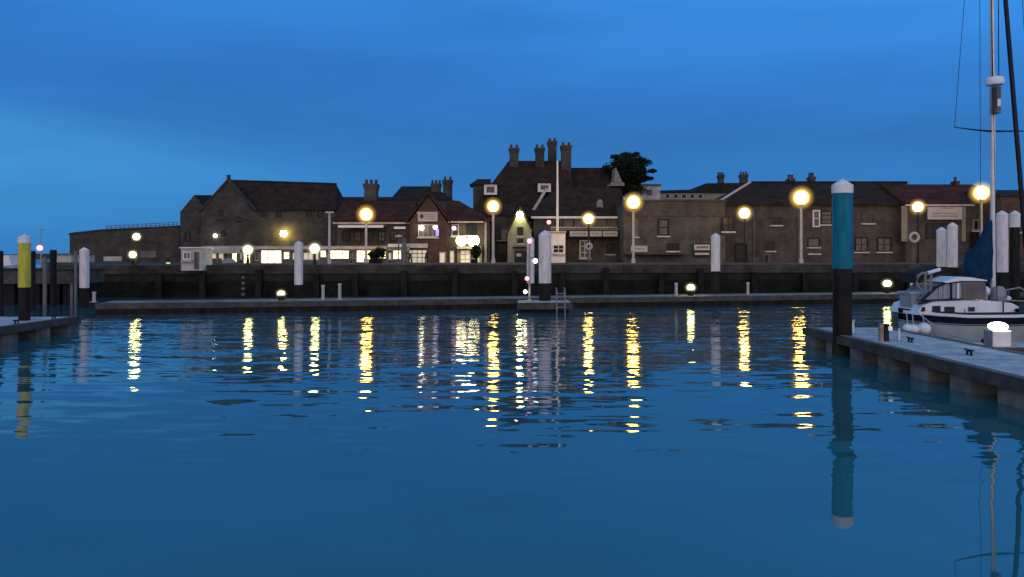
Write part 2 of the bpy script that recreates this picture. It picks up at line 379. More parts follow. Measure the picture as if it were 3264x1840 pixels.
# --- castle house: main gable with its ridge running right, lower gabled wing at left
Y = 76.0
b = bld('castle_house', 'tall dark stone house with a big gable beside the castle bastion', 'house', 820, Y)
wb = MB(); xa, xp, xc = X(690, Y), X(727, Y), X(775, Y)
za = Z(625, Y); zp = Z(578, Y); ze = Z(690, Y)
# gable wall facing the harbour at a slant: front face polygon, roof behind to the right
wb.prism([(X(640, Y), QZ - .1), (X(640, Y), Z(676, Y)), (xp, zp), (X(815, Y), Z(676, Y)), (X(815, Y), QZ - .1)], Y, Y + .5)
wb.box(X(815, Y), X(1073, Y), Y + .05, Y + 7, QZ - .1, Z(672, Y))
wb.build('wall', M['stone'], b)
r = MB(); Yr = Y + 3.5
ev = Z(672, Y) + .01
r.add([(X(808, Y), Y - .2, ev), (X(1075, Y), Y - .2, ev), (X(1072, Yr), Yr, Z(588, Yr)), (X(729, Yr), Yr, Z(577, Yr)), (X(690, Y), Y + 7.2, ev), (X(1075, Y), Y + 7.2, ev), (xp + .1, Y + .5, zp - .05)],
      [(0, 1, 2, 3), (3, 2, 5, 4), (0, 3, 6), (1, 5, 2), (0, 6, 4), (3, 4, 6)])
ro = r.build('roof', M['roof'], b)
MB().tube([(X(727, Yr), Yr, Z(576, Yr)), (X(1073, Yr), Yr, Z(587, Yr))], .12, 6).build('ridge_tiles', M['slate'], ro)
v = MB(); v.prism([(X(636, Y), Z(678, Y)), (xp, zp + .02), (X(819, Y), Z(678, Y)), (X(819, Y), Z(671, Y)), (xp, zp + .28), (X(636, Y), Z(671, Y))], Y - .12, Y + .55); v.build('verge', M['coping'], ro)
MB().box(X(724, Y), X(733, Y), Y - .14, Y + .2, zp + .25, zp + .6).build('finial', M['coping'], ro)
for u in (842, 890, 984, 1020): win(b, u - 8, u + 8, 672, 692, Y + .05, 'darktrim', 'glass', 1, 2, .06, False)
for u, vv in ((705, 668), (712, 735), (760, 690)): win(b, u - 6, u + 6, vv, vv + 18, Y, 'darktrim', 'glass', 1, 1, .06, False)
fascia(b, 690, 800, 699, 702, Y, 'coping', 'string_course', .1)
# lower wing
Yw = 77.2
wg = MB(); wg.prism([(X(574, Yw), QZ - .1), (X(574, Yw), Z(676, Yw)), (X(617, Yw), Z(624, Yw)), (X(660, Yw), Z(676, Yw)), (X(660, Yw), QZ - .1)], Yw, Yw + .5); wg.box(X(660, Yw), X(705, Yw), Yw + .1, Yw + 5, QZ - .1, Z(676, Yw)); wg.build('wing_wall', M['stone'], b)
rw = MB(); Yq = Yw + 2.6
rw.add([(X(650, Yw), Yw - .1, Z(676, Yw)), (X(705, Yw), Yw - .1, Z(676, Yw)), (X(705, Yq), Yq, Z(622, Yq)), (X(617, Yq), Yq, Z(622, Yq)), (X(574, Yw), Yw + 5.2, Z(676, Yw)), (X(705, Yw), Yw + 5.2, Z(676, Yw)), (X(617, Yw), Yw + .4, Z(624, Yw) + .1), (X(572, Yw), Yw + .4, Z(678, Yw))],
       [(0, 1, 2, 3), (3, 2, 5, 4), (0, 3, 6), (4, 7, 6, 3)])
rw.build('wing_roof', M['slate'], b)
win(b, 590, 606, 738, 770, Yw, 'darktrim', 'glass', 1, 2, .06, False)

# --- quayside shop row
Y = 62.0
b = bld('shop_row', 'long flat roofed row of quayside kiosks with brightly lit windows', 'shops', 960, Y)
mb = MB(); wbox(655, 1283, 800, VB, Y, 6, mb); mb.build('wall', M['greywall'], b)
MB().box(X(650, Y), X(1286, Y), Y - .5, Y + 6.3, Z(800, Y) + .003, Z(784, Y)).build('roof', M['cream'], b)
def shopwin(u0, u1, v0, v1, m='shop', nx=2, ny=1, fr='offwhite'): return win(b, u0, u1, v0, v1, Y, fr, m, nx, ny, .08, False)
shopwin(668, 716, 806, 836, 'dimlit', 2, 1); shopwin(738, 762, 803, 838, 'shop', 1, 2); shopwin(775, 803, 805, 845, 'shop', 1, 2)
shopwin(812, 828, 803, 833, 'glass'); shopwin(831, 900, 796, 845, 'shop', 3, 2); shopwin(903, 928, 801, 828, 'shop', 2, 2)
shopwin(966, 1000, 803, 830, 'dimlit', 2, 1); shopwin(1020, 1042, 797, 822, 'shop', 1, 2); shopwin(1044, 1117, 789, 827, 'shop', 3, 2)
shopwin(1135, 1186, 790, 838, 'shop2', 2, 1); shopwin(1189, 1234, 790, 826, 'shop', 2, 1); shopwin(1251, 1281, 790, 828, 'shop', 1, 2)
MB().box(X(1135, Y), X(1178, Y), Y - .08, Y + .02, QZ, Z(839, Y)).build('door_step', M['offwhite'], b)
for u0_, u1_ in ((931, 963), (764, 774), (1004, 1018), (1119, 1133), (1236, 1250)): shopwin(u0_, u1_, 803, 830, 'dimlit', 1, 1)
fascia(b, 660, 1232, 786, 795, Y - .5, 'offwhite', 'fascia', .08); fascia(b, 1237, 1283, 778, 788, Y - .5, 'white', 'fascia', .08)
for u in (1130, 1186, 1236, 1118, 930, 806, 764): MB().box(X(u, Y) - .09, X(u, Y) + .09, Y - .45, Y - .25, QZ, Z(801, Y)).build('post', M['greywall'], b)

# two white huts left of the row
Y = 43.1
h = thing('ticket_hut', 'white boarded kiosk on the quay edge left of the lit shop row', 'kiosk', (X(608, Y), Y, QZ))
wbox(577, 643, 792, 863, Y, 1.5, None).build('wall', M['offwhite'], h)
MB().box(X(574, Y), X(646, Y), Y - .1, Y + 1.6, Z(792, Y) + .003, Z(788, Y)).build('roof', M['white'], h)
win(h, 585, 610, 803, 828, Y, 'white', 'paleglass', 2, 1, .06, True); win(h, 620, 634, 803, 858, Y, 'greywall', 'paleglass', 1, 1, .06, False, 'door', 'panel')
h = bld('boat_shed_canopy', 'white topped open canopy shed beside the boarded white hut', 'shed', 692, 59.0); Y = 59.0
MB().box(X(655, Y), X(733, Y), Y - .2, Y + 2.2, Z(808, Y), Z(786, Y)).build('canopy', M['offwhite'], h)
for u in (660, 692, 728): MB().box(X(u, Y) - .08, X(u, Y) + .08, Y, Y + .16, QZ, Z(808, Y) - .003).build('post', M['greywall'], h)
wbox(664, 700, 824, VB, Y + .6, .5, None).build('counter', M['greywall'], h)
t = thing('tarpaulin_heap', 'pale sheeted heap of gear lying under the canopy shed', 'tarpaulin', (X(728, 57), 57, QZ))
MB().rings([[(X(728, 57) + r_ * math.cos(a / 9 * 6.283) * (1 + .15 * math.sin(a * 2.3)), 57 + .6 * r_ * math.sin(a / 9 * 6.283), z_ + .05 * math.sin(a * 1.9)) for a in range(9)] for r_, z_ in ((.6, QZ), (.52, QZ + .15), (.3, QZ + .3), (.1, QZ + .36))]).build('sheet', M['cream'], t, True)

# --- pub with a red gable and roof terrace behind the shop row
Y = 67.0
b = bld('harbour_pub', 'red brown pub with a central gable and white signboard behind the lit shop row', 'pub', 1310, Y)
wbox(1074, 1560, 704, VB, Y, 8, None).build('wall', M['brick'], b)
ro = roof_x(1074, 1300, 704, 640, Y, 8, .3).build('roof', M['roof_red'], b)
roof_x(1425, 1555, 706, 640, Y, 8, .3, hipr=3.0).build('roof', M['roof_red'], b)
Yg = Y - .8; g = MB(); g.prism([(X(1306, Yg), QZ), (X(1306, Yg), Z(706, Yg)), (X(1365, Yg), Z(624, Yg)), (X(1424, Yg), Z(706, Yg)), (X(1424, Yg), QZ)], Yg, Yg + 4.5); g.build('gable', M['red_brick'], b)
gr = MB()
for s_ in (-1, 1):
    a_, e_ = (X(1365, Yg), Z(619, Yg)), (X(1365, Yg) + s_ * (X(1424, Yg) - X(1365, Yg) + .3), Z(711, Yg))
    gr.prism([(a_[0], a_[1] + .16), (e_[0], e_[1] + .16), (e_[0], e_[1] - .02), (a_[0], a_[1] - .02)], Yg - .25, Yg + 5)
gr.build('gable_roof', M['roof_red'], b)
fascia(b, 1062, 1306, 709, 714, Y - .3, 'offwhite', 'gutter', .12); fascia(b, 1428, 1540, 706, 710, Y - .3, 'offwhite', 'gutter', .12)
# terrace fascias and brackets
MB().box(X(1078, Y - 2), X(1222, Y - 2), Y - 2.1, Y - 1.9, Z(726, Y - 2), Z(719, Y - 2)).build('awning_rail', M['white'], b)
MB().box(X(1256, Y - 2), X(1292, Y - 2), Y - 2.1, Y - 1.9, Z(730, Y - 2), Z(723, Y - 2)).build('awning_rail', M['white'], b)
MB().prism([(X(1078, Y - 2), Z(719, Y - 2)), (X(1222, Y - 2), Z(719, Y - 2)), (X(1222, Y - 2), Z(716, Y - 2)), (X(1078, Y - 2), Z(716, Y - 2))], Y - 1.9, Y).build('awning', M['cream'], b)
for i in range(5): win(b, 1092 + i * 38, 1114 + i * 38, 736, 770, Y, 'darktrim', 'paleglass' if i in (1, 3) else 'glass', 2, 2, .07, False)
wd = win(b, 1333, 1396, 716, 756, Yg, 'offwhite', 'paleglass', 4, 1, .06, True)
win(b, 1440, 1462, 716, 752, Y, 'offwhite', 'glass', 1, 2, .06); win(b, 1485, 1520, 716, 750, Y, 'darktrim', 'glass', 2, 2, .06)
fascia(b, 1458, 1534, 786, 794, Y, 'cream', 'door_canopy', .7)
win(b, 1466, 1500, 796, 843, Y, 'offwhite', 'dimlit', 2, 3, .08, False, 'door', 'pane'); win(b, 1504, 1530, 800, 838, Y, 'offwhite', 'dimlit', 1, 2, .08)
for u in (1462, 1533, 1548): MB().box(X(u, Y) - .1, X(u, Y) + .1, Y - .25, Y - .05, QZ, Z(790 if u < 1540 else 708, Y)).build('pilaster', M['cream'], b)
win(b, 1400, 1420, 804, 842, Yg, 'offwhite', 'dimlit', 1, 1, .09, False, 'door', 'pane'); win(b, 1434, 1448, 800, 842, Y, 'white', 'dimlit', 1, 2, .09, False)
fascia(b, 1296, 1364, 777, 791, Yg, 'offwhite', 'shop_fascia', .3)
win(b, 1298, 1362, 795, 843, Yg, 'greywall', 'dimlit', 4, 1, .08, False)
chimney(ro, 1157, 1203, 582, 640, Y + 4, 'brick', 3, 1.2)
# pub sign: white board, dark round emblem, rows of grey lettering
s = thing('pub_signboard', 'white signboard with a dark round emblem on the red gable', 'sign', (X(1361, Yg), Yg - .1, Z(692, Yg)))
MB().prism([(X(1328, Yg), Z(676, Yg)), (X(1395, Yg), Z(676, Yg)), (X(1395, Yg), Z(706, Yg)), (X(1333, Yg), Z(706, Yg)), (X(1332, Yg), Z(684, Yg))], Yg - .14, Yg - .04).build('board', M['sign'], s)
MB().rings([[(X(1345, Yg) + .16 * math.cos(a * .524), y_, Z(690, Yg) + .2 * math.sin(a * .524)) for a in range(12)] for y_ in (Yg - .16, Yg - .145)]).build('emblem', M['ink'], s)
mb = MB()
for rw_ in range(3):
    x_ = X(1354, Yg)
    while x_ < X(1388, Yg):
        wd_ = random.uniform(.05, .12); mb.box(x_, x_ + wd_, Yg - .155, Yg - .143, Z(684 + rw_ * 7, Yg) - .045, Z(684 + rw_ * 7, Yg) + .045); x_ += wd_ + .035
mb.build('lettering', M['greyink'], s)

# --- roofs behind the pub
Y = 88.0
b = bld('back_house', 'dark slate roofed house with two chimneys rising behind the pub gable', 'house', 1330, Y)
wbox(1246, 1440, 640, VB, Y, 7, None).build('wall', M['brick'], b)
ro = roof_x(1246, 1440, 640, 594, Y, 7, .1, hipl=.8, hipr=2.5).build('roof', M['slate'], b)
chimney(ro, 1372, 1406, 582, 640, Y + 2, 'brick', 3); chimney(ro, 1409, 1443, 571, 640, Y + 2, 'stone', 2)
b = bld('low_back_roof', 'low dark roof between the castle house and the pub chimney', 'house', 1150, Y)
wbox(1078, 1246, 640, VB, Y, 7, None).build('wall', M['brick'], b); roof_x(1078, 1246, 640, 628, Y, 7, .1).build('roof', M['roof'], b)

# --- big hipped hotel with four tall chimneys
Y = 80.0
b = bld('hipped_hotel', 'large house with a steep dark hipped roof and four tall chimneys', 'hotel', 1700, Y)
wbox(1500, 1960, 690, VB, Y, 13, None).build('wall', M['brick'], b)
r = MB(); Yr = Y + 6.5
r.add([(X(1490, Y), Y - .3, Z(688, Y)), (X(1860, Y), Y - .3, Z(688, Y)), (X(1860, Y), Y + 13.3, Z(688, Y)), (X(1490, Y), Y + 13.3, Z(688, Y)), (X(1622, Yr), Yr, Z(513, Yr)), (X(1800, Yr), Yr, Z(513, Yr)), (X(1490, Y), Y - .3, Z(692, Y)), (X(1860, Y), Y - .3, Z(692, Y)), (X(1860, Y), Y + 13.3, Z(692, Y)), (X(1490, Y), Y + 13.3, Z(692, Y))],
      [(0, 1, 5, 4), (1, 2, 5), (2, 3, 4, 5), (3, 0, 4), (0, 6, 7, 1), (1, 7, 8, 2), (2, 8, 9, 3), (3, 9, 6, 0), (6, 9, 8, 7)])
ro = r.build('roof', M['roof'], b)
r2 = roof_x(1800, 1985, 672, 535, Y + 3, 9, .2).build('side_roof', M['roof'], b)
r2w = wbox(1800, 1985, 672.5, 700, Y + 3, 9, None).build('side_wall', M['brick'], b)
for u0, u1, v0, v1, yy in ((1621, 1656, 468, 540, Yr - .8), (1704, 1738, 468, 530, Yr - .8), (1745, 1777, 447, 530, Yr + 1.5), (1787, 1824, 460, 560, Yr - 1.2)):
    chimney(ro, u0, u1, v0, v1, yy, 'stone', 2, 1.3)
# dormers (white window boxes on the slope)
def dormer(root, u0, u1, v0, v1, Yd, depth=3.2, nx=1, ny=1):
    d = MB().box(X(u0, Yd), X(u1, Yd), Yd, Yd + depth, Z(v1, Yd), Z(v0, Yd)).build('dormer', M['white'], root)
    MB().box(X(u0 - 4, Yd), X(u1 + 4, Yd), Yd - .2, Yd + depth, Z(v0, Yd) + .003, Z(v0 - 4, Yd)).build('dormer_roof', M['slate'], d)
    x0, x1, z0, z1 = X(u0 + 8, Yd), X(u1 - 8, Yd), Z(v1 - 7, Yd), Z(v0 + 7, Yd)
    MB().box(x0, x1, Yd - .03, Yd + .05, z0, z1).build('pane', M['paleglass'], d)
dormer(b, 1543, 1584, 588, 621, Y + 1.5); dormer(b, 1715, 1756, 584, 612, Y + 1.2)
MB().box(X(1508, Y + 5), X(1555, Y + 5), Y + 5, Y + 8, Z(690, Y + 5), Z(589, Y + 5)).build('stair_turret', M['brick'], b)
tr = MB(); tr.add([(X(1496, Y + 5), Y + 4.8, Z(590, Y + 5)), (X(1560, Y + 5), Y + 4.8, Z(590, Y + 5)), (X(1560, Y + 5), Y + 8.2, Z(590, Y + 5)), (X(1496, Y + 5), Y + 8.2, Z(590, Y + 5)), (X(1522, Y + 6.5), Y + 6.5, Z(571, Y + 6.5)), (X(1565, Y + 6.5), Y + 6.5, Z(571, Y + 6.5))], [(0, 1, 5, 4), (1, 2, 5), (2, 3, 4, 5), (3, 0, 4), (3, 2, 1, 0)]); tr.build('turret_roof', M['slate'], b)
# pale slanting verge of a lower wing, and the white gablet
MB().prism([(X(1695, Y - .5), Z(670, Y - .5)), (X(1706, Y - .5), Z(670, Y - .5)), (X(1748, Y - .5), Z(600, Y - .5)), (X(1738, Y - .5), Z(600, Y - .5))], Y - .6, Y + .2).build('verge', M['offwhite'], b)
gY = Y + 1
MB().prism([(X(1958, gY), Z(582, gY)), (X(1984, gY), Z(582, gY)), (X(1964, gY), Z(535, gY)), (X(1961, gY), Z(535, gY))], gY, gY + 2.5).build('gablet', M['cream'], b)
MB().box(X(1946, gY), X(1990, gY), gY - .1, gY + 2.6, Z(593, gY), Z(583, gY)).build('gablet_base', M['cream'], b)

# --- hotel front block: dark roof, glazed veranda, three signboards
Y = 70.0
b = bld('veranda_hotel', 'hotel front with a dark roof above a glazed white railed veranda', 'hotel', 1850, Y)
wbox(1700, 1985, 694, VB, Y, 8, None).build('wall', M['brick_b'], b)
ro = roof_x(1700, 1985, 692, 600, Y, 8, .3, hipl=2.4).build('roof', M['roof'], b)
fascia(b, 1693, 1968, 690, 697, Y - .35, 'white', 'gutter', .12)
for i in range(6): win(b, 1762 + i * 35, 1790 + i * 35, 699, 724, Y, 'greywall', 'paleglass' if i % 3 else 'glass', 2, 1, .08, False)
MB().box(X(1755, Y), X(1968, Y), Y - 1.5, Y - .003, Z(736, Y), Z(731, Y)).build('balcony_floor', M['greywall'], b)
mb = MB(); Yb = Y - 1.4
for k in (725, 732): mb.box(X(1757, Yb), X(1966, Yb), Yb, Yb + .06, Z(k, Yb) - .03, Z(k, Yb) + .03)
for i in range(23): u = 1757 + i * 9.5; mb.box(X(u, Yb) - .02, X(u, Yb) + .02, Yb + .062, Yb + .1, Z(735, Yb), Z(724, Yb))
mb.build('railing', M['offwhite'], b)
win(b, 1847, 1881, 766, 824, Y, 'white', 'paleglass', 2, 3, .1, True)
win(b, 1932, 1960, 775, 810, Y, 'darktrim', 'glass', 2, 2, .07)
MB().rings([[(X(1916, Y) + q * .28 * math.cos(a * .3927), Y + yy, Z(656, Y) + q * .66 * math.sin(a * .3927)) for a in range(16)] for q, yy in ((1, 1.75), (1, .9), (.55, .9), (.55, 1.0))]).build('oval_window', M['cream'], ro)
for i, (u0, u1) in enumerate(((1816, 1876), (1880, 1917), (1921, 1968))):
    s = thing('name_board', ['widest of the three white boards under the veranda, nearest the white bay', 'narrowest, middle white board of the three under the veranda', 'right hand white board of the three under the veranda rail'][i], 'sign', (X((u0 + u1) / 2, Y - 1.5), Y - 1.6, Z(745, Y - 1.5)), 'boards under the veranda')
    MB().box(X(u0, Y - 1.5), X(u1, Y - 1.5), Y - 1.6, Y - 1.515, Z(754, Y - 1.5), Z(737, Y - 1.5)).build('board', M['sign'], s)
    mb = MB(); x_ = X(u0 + 6, Y - 1.5)
    while x_ < X(u1 - 8, Y - 1.5):
        wd_ = random.uniform(.06, .14); mb.box(x_, x_ + wd_, Y - 1.612, Y - 1.602, Z(748, Y - 1.5), Z(743, Y - 1.5)); x_ += wd_ + .05
    mb.build('lettering', M['cream'], s)
# white bay in front
Y = 64.0
b = bld('white_bay', 'white rendered flat roofed bay with a small paned window under the flagpole', 'porch', 1772, Y)
wbox(1742, 1802, 742, VB, Y, 5, None).build('wall', M['white'], b)
MB().box(X(1739, Y), X(1805, Y), Y - .15, Y + 5.1, Z(742, Y) + .003, Z(737, Y)).build('parapet', M['offwhite'], b)
win(b, 1762, 1798, 780, 808, Y, 'white', 'glass', 2, 2, .07)
# gabled white cottage
Y = 68.0
b = bld('white_gabled_cottage', 'small white gabled cottage with a lamp at its peak left of the hotel', 'cottage', 1658, Y)
MB().prism([(X(1618, Y), QZ - .1), (X(1618, Y), Z(745, Y)), (X(1658, Y), Z(668, Y)), (X(1694, Y), Z(735, Y)), (X(1694, Y), QZ - .1)], Y, Y + 6).build('wall', M['cream'], b)
gr = MB()
for s_ in (-1, 1):
    e_ = (X(1614, Y), Z(753, Y)) if s_ < 0 else (X(1698, Y), Z(742, Y)); a_ = (X(1658, Y), Z(665, Y))
    gr.prism([(a_[0], a_[1] + .3), (e_[0], e_[1] + .25), (e_[0], e_[1] + .0), (a_[0], a_[1] + .0)], Y - .3, Y + 6.2)
gr.build('roof', M['roof'], b)
win(b, 1649, 1668, 724, 752, Y, 'darktrim', 'glass', 1, 2, .06); win(b, 1649, 1668, 762, 776, Y, 'darktrim', 'glass', 1, 1, .06)
fascia(b, 1634, 1694, 787, 791, Y, 'darktrim', 'door_hood', .5); win(b, 1640, 1680, 800, 843, Y, 'darktrim', 'glass', 2, 1, .08, False, 'door', 'panel')
fascia(b, 1646, 1662, 808, 818, Y - .1, 'offwhite', 'notice', .05)
# dark passage building between pub and cottage
Y = 72.0
b = bld('passage_house', 'narrow shadowed house with a pale panel between the pub and the white cottage', 'house', 1592, Y)
wbox(1556, 1640, 690, VB, Y, 6, None).build('wall', M['brick'], b); roof_x(1556, 1640, 690, 648, Y, 6, .1).build('roof', M['roof'], b)
fascia(b, 1598, 1617, 732, 765, Y, 'cream', 'panel'); fascia(b, 1584, 1617, 766, 769, Y, 'offwhite', 'beam', .3); win(b, 1586, 1616, 775, 812, Y, 'darktrim', 'glass', 2, 1, .07, False)

# --- white block and far terrace behind the tree
Y = 92.0
b = bld('pale_block', 'pale rendered block with a flat roof just right of the dark tree', 'building', 2075, Y)
wbox(2045, 2104, 592, VB, Y, 6, None).build('wall', M['offwhite'], b); MB().box(X(2042, Y), X(2107, Y), Y - .2, Y + 6.2, Z(592, Y) + .003, Z(587, Y)).build('roof', M['greywall'], b)
win(b, 2060, 2078, 605, 622, Y, 'greywall', 'paleglass', 2, 1, .06, False)
Y = 105.0
b = bld('far_terrace', 'far low terrace with a pale wall and thin chimneys above the brick building', 'terrace', 2230, Y)
wbox(2104, 2420, 612, VB, Y, 8, None).build('wall', M['cream'], b)
r = MB(); Yr = Y + 4
r.prism([(X(2104, Y), Z(615, Y)), (X(2104, Y), Z(608, Y)), (X(2210, Y), Z(605, Y)), (X(2250, Y), Z(585, Y)), (X(2420, Y), Z(583, Y)), (X(2420, Y), Z(615, Y))], Y - .3, Y + 8.3)
ro = r.build('roof', M['slate'], b)
for u0, u1, v0 in ((2290, 2310, 556), (2360, 2386, 554)): chimney(ro, u0, u1, v0, 590, Y + 2, 'stone', 3)
for i in range(5): win(b, 2120 + i * 26, 2136 + i * 26, 618, 634, Y, 'offwhite', 'glass', 1, 1, .07, False)

# --- long brick building right of the hotel
Y = 66.0
b = bld('brick_warehouse', 'dark two storey brick building with a flat top left of the long gabled terrace', 'building', 2160, Y)
wbox(1988, 2312, 642, VB, Y, 9, None).build('wall', M['brick_b'], b)
MB().box(X(1985, Y), X(2315, Y), Y - .15, Y + 9.1, Z(642, Y) + .003, Z(637, Y)).build('coping', M['stone'], b)
MB().box(X(1990, Y), X(2310, Y), Y - .06, Y - .003, Z(690, Y), Z(643, Y)).build('band', M['brick'], b)
win(b, 2097, 2132, 698, 752, Y, 'darktrim', 'paleglass', 1, 2, .12)
win(b, 2126, 2164, 776, 800, Y, 'darktrim', 'glass', 2, 1, .1)
win(b, 2020, 2034, 700, 755, Y, 'greywall', 'paleglass', 1, 2, .06)
win(b, 2302, 2340, 692, 738, Y - .3, 'darktrim', 'glass', 2, 2, .08)
MB().box(X(1988, Y), X(2180, Y), Y - .8, Y - .003, Z(812, Y), Z(807, Y)).build('string_course', M['stone'], b)
s = thing('cream_shop_sign', 'cream signboard behind the foot of the tall lamp on the brick building', 'sign', (X(2035, Y), Y - .2, Z(793, Y)))
MB().box(X(2010, Y), X(2062, Y), Y - .25, Y - .12, Z(804, Y), Z(784, Y)).build('board', M['sign'], s)
MB().box(X(2022, Y), X(2052, Y), Y - .265, Y - .253, Z(796, Y), Z(791, Y)).build('lettering', M['greyink'], s)
s = thing('lettered_sign', 'cream sign with a row of dark lettering left of a white pile', 'sign', (X(2232, Y), Y - .2, Z(795, Y)))
MB().box(X(2208, Y), X(2262, Y), Y - .25, Y - .12, Z(818, Y), Z(776, Y)).build('frame', M['darktrim'], s)
MB().box(X(2210, Y), X(2260, Y), Y - .275, Y - .252, Z(798, Y), Z(780, Y)).build('board', M['sign'], s)
mb = MB(); x_ = X(2219, Y)
for wd_ in (.16, .13, .05, .12, .14, .1, .13):
    mb.box(x_, x_ + wd_ * .75, Y - .288, Y - .277, Z(792, Y), Z(785, Y)); x_ += wd_ * 1.15
mb.build('lettering', M['ink'], s)
MB().box(X(2212, Y), X(2258, Y), Y - .275, Y - .252, Z(813, Y), Z(806, Y)).build('strip', M['sign'], s)

# --- long terrace on the right with the white verge gable
Y = 70.0
b = bld('long_terrace', 'long two storey brick terrace with a white edged gable behind the teal pile', 'terrace', 2600, Y)
wbox(2285, 2885, 655, VB, Y, 9, None).build('wall', M['brick'], b)
r = MB(); Yr = Y + 4.5
r.add([(X(2280, Y), Y - .3, Z(650, Y)), (X(2892, Y), Y - .3, Z(650, Y)), (X(2892, Yr), Yr, Z(582, Yr)), (X(2392, Yr), Yr, Z(582, Yr)), (X(2280, Y), Y + 9.3, Z(650, Y)), (X(2892, Y), Y + 9.3, Z(650, Y)), (X(2280, Y), Y - .3, Z(655.5, Y)), (X(2892, Y), Y - .3, Z(655.5, Y))],
      [(0, 1, 2, 3), (3, 2, 5, 4), (0, 3, 4), (1, 5, 2), (0, 6, 7, 1)])
ro = r.build('roof', M['roof'], b)
MB().tube([(X(2280, Y), Y - .32, Z(649, Y)), (X(2392, Yr), Yr - .02, Z(581, Yr))], .12, 6).build('verge', M['offwhite'], ro)
MB().tube([(X(2392, Yr), Yr, Z(581, Yr)), (X(2892, Yr), Yr, Z(581, Yr))], .1, 6).build('ridge_tiles', M['slate'], ro)
for u0, u1, v0 in ((2515, 2535, 566), (2583, 2600, 560)): chimney(ro, u0, u1, v0, 590, Y + 5, 'stone', 2)
win(b, 2590, 2613, 670, 724, Y, 'white', 'paleglass', 1, 2, .1, False); win(b, 2615, 2652, 672, 716, Y, 'darktrim', 'paleglass', 1, 3, .1)
win(b, 2574, 2612, 758, 788, Y, 'darktrim', 'paleglass', 1, 1, .08); win(b, 2456, 2492, 690, 718, Y, 'brick', 'glass', 2, 2, .08)
win(b, 2746, 2786, 680, 712, Y, 'brick', 'glass', 2, 2, .08); win(b, 2724, 2766, 756, 803, Y, 'darktrim', 'paleglass', 2, 2, .1); win(b, 2795, 2840, 756, 803, Y, 'darktrim', 'paleglass', 2, 2, .1)
win(b, 2342, 2382, 776, 840, Y, 'darktrim', 'glass', 1, 1, .12, False, 'door', 'panel'); win(b, 2440, 2470, 765, 800, Y, 'brick', 'glass', 2, 2, .08)
win(b, 2432, 2452, 810, 845, Y, 'greywall', 'glass', 1, 1, .1, False, 'door', 'panel')
fascia(b, 2575, 2615, 808, 813, Y, 'offwhite', 'ledge', .15)
for u in (2402, 2545, 2700): MB().tube([(X(u, Y), Y - .08, QZ), (X(u, Y), Y - .08, Z(656, Y))], .06, 6).build('drainpipe', M['greywall'], b)
# --- shop block at the right
Y = 69.0
b = bld('red_roofed_shop', 'brick shop block with a red tiled roof and long pale fascia at far right', 'shop', 3030, Y)
wbox(2888, 3192, 652, VB, Y, 9, None).build('wall', M['brick'], b)
ro = roof_x(2888, 3192, 652, 588, Y, 9, .15).build('roof', M['roof_red'], b)
chimney(ro, 3043, 3058, 574, 590, Y + 4, 'stone', 1, .6)
fascia(b, 2885, 3105, 652, 657, Y - .2, 'offwhite', 'gutter', .1)
win(b, 3100, 3135, 700, 735, Y, 'cream', 'glass', 2, 1, .1); win(b, 2950, 3050, 712, 760, Y, 'darktrim', 'glass', 4, 1, .08, False); win(b, 3090, 3125, 740, 800, Y, 'darktrim', 'glass', 1, 1, .1, False, 'door', 'panel')
fascia(b, 2872, 2890, 657, 770, Y - .05, 'cream', 'pilaster', .12); fascia(b, 3064, 3076, 660, 770, Y - .05, 'cream', 'pilaster', .12)
s = thing('long_shop_sign', 'long pale signboard with a red top line under the red roof', 'sign', (X(3000, Y), Y - .4, Z(680, Y)))
MB().box(X(2948, Y), X(3056, Y), Y - .5, Y - .36, Z(701, Y), Z(661, Y)).build('board', M['sign'], s)
MB().box(X(2985, Y), X(3030, Y), Y - .515, Y - .503, Z(666, Y), Z(663, Y)).build('red_line', M['red'], s)
mb = MB()
for rw_ in range(2):
    x_ = X(2962, Y)
    while x_ < X(3042, Y):
        wd_ = random.uniform(.1, .22); mb.box(x_, x_ + wd_, Y - .515, Y - .503, Z(684 + rw_ * 9, Y), Z(679 + rw_ * 9, Y)); x_ += wd_ + .07
mb.build('lettering', M['cream'], s)
s = thing('red_hanging_sign', 'pinkish red square sign beside the rightmost street lamp', 'sign', (X(3146, Y), Y - .3, Z(682, Y)))
MB().box(X(3133, Y), X(3159, Y), Y - .34, Y - .26, Z(701, Y), Z(663, Y)).build('board', M['red'], s); MB().box(X(3138, Y), X(3154, Y), Y - .355, Y - .343, Z(690, Y), Z(672, Y)).build('panel', M['sign'], s)
Y = 66.0
b = bld('dark_gable_end', 'dark unlit block at the right edge behind the mast and white piles', 'building', 3240, Y)
wbox(3192, 3420, 628, VB, Y, 9, None).build('wall', M['red_brick'], b); roof_x(3192, 3420, 628, 606, Y, 9, .1).build('roof', M['slate'], b)
MB().box(X(3218, Y), X(3262, Y), Y - .06, Y - .003, Z(745, Y), Z(739, Y)).build('ledge', M['offwhite'], b)

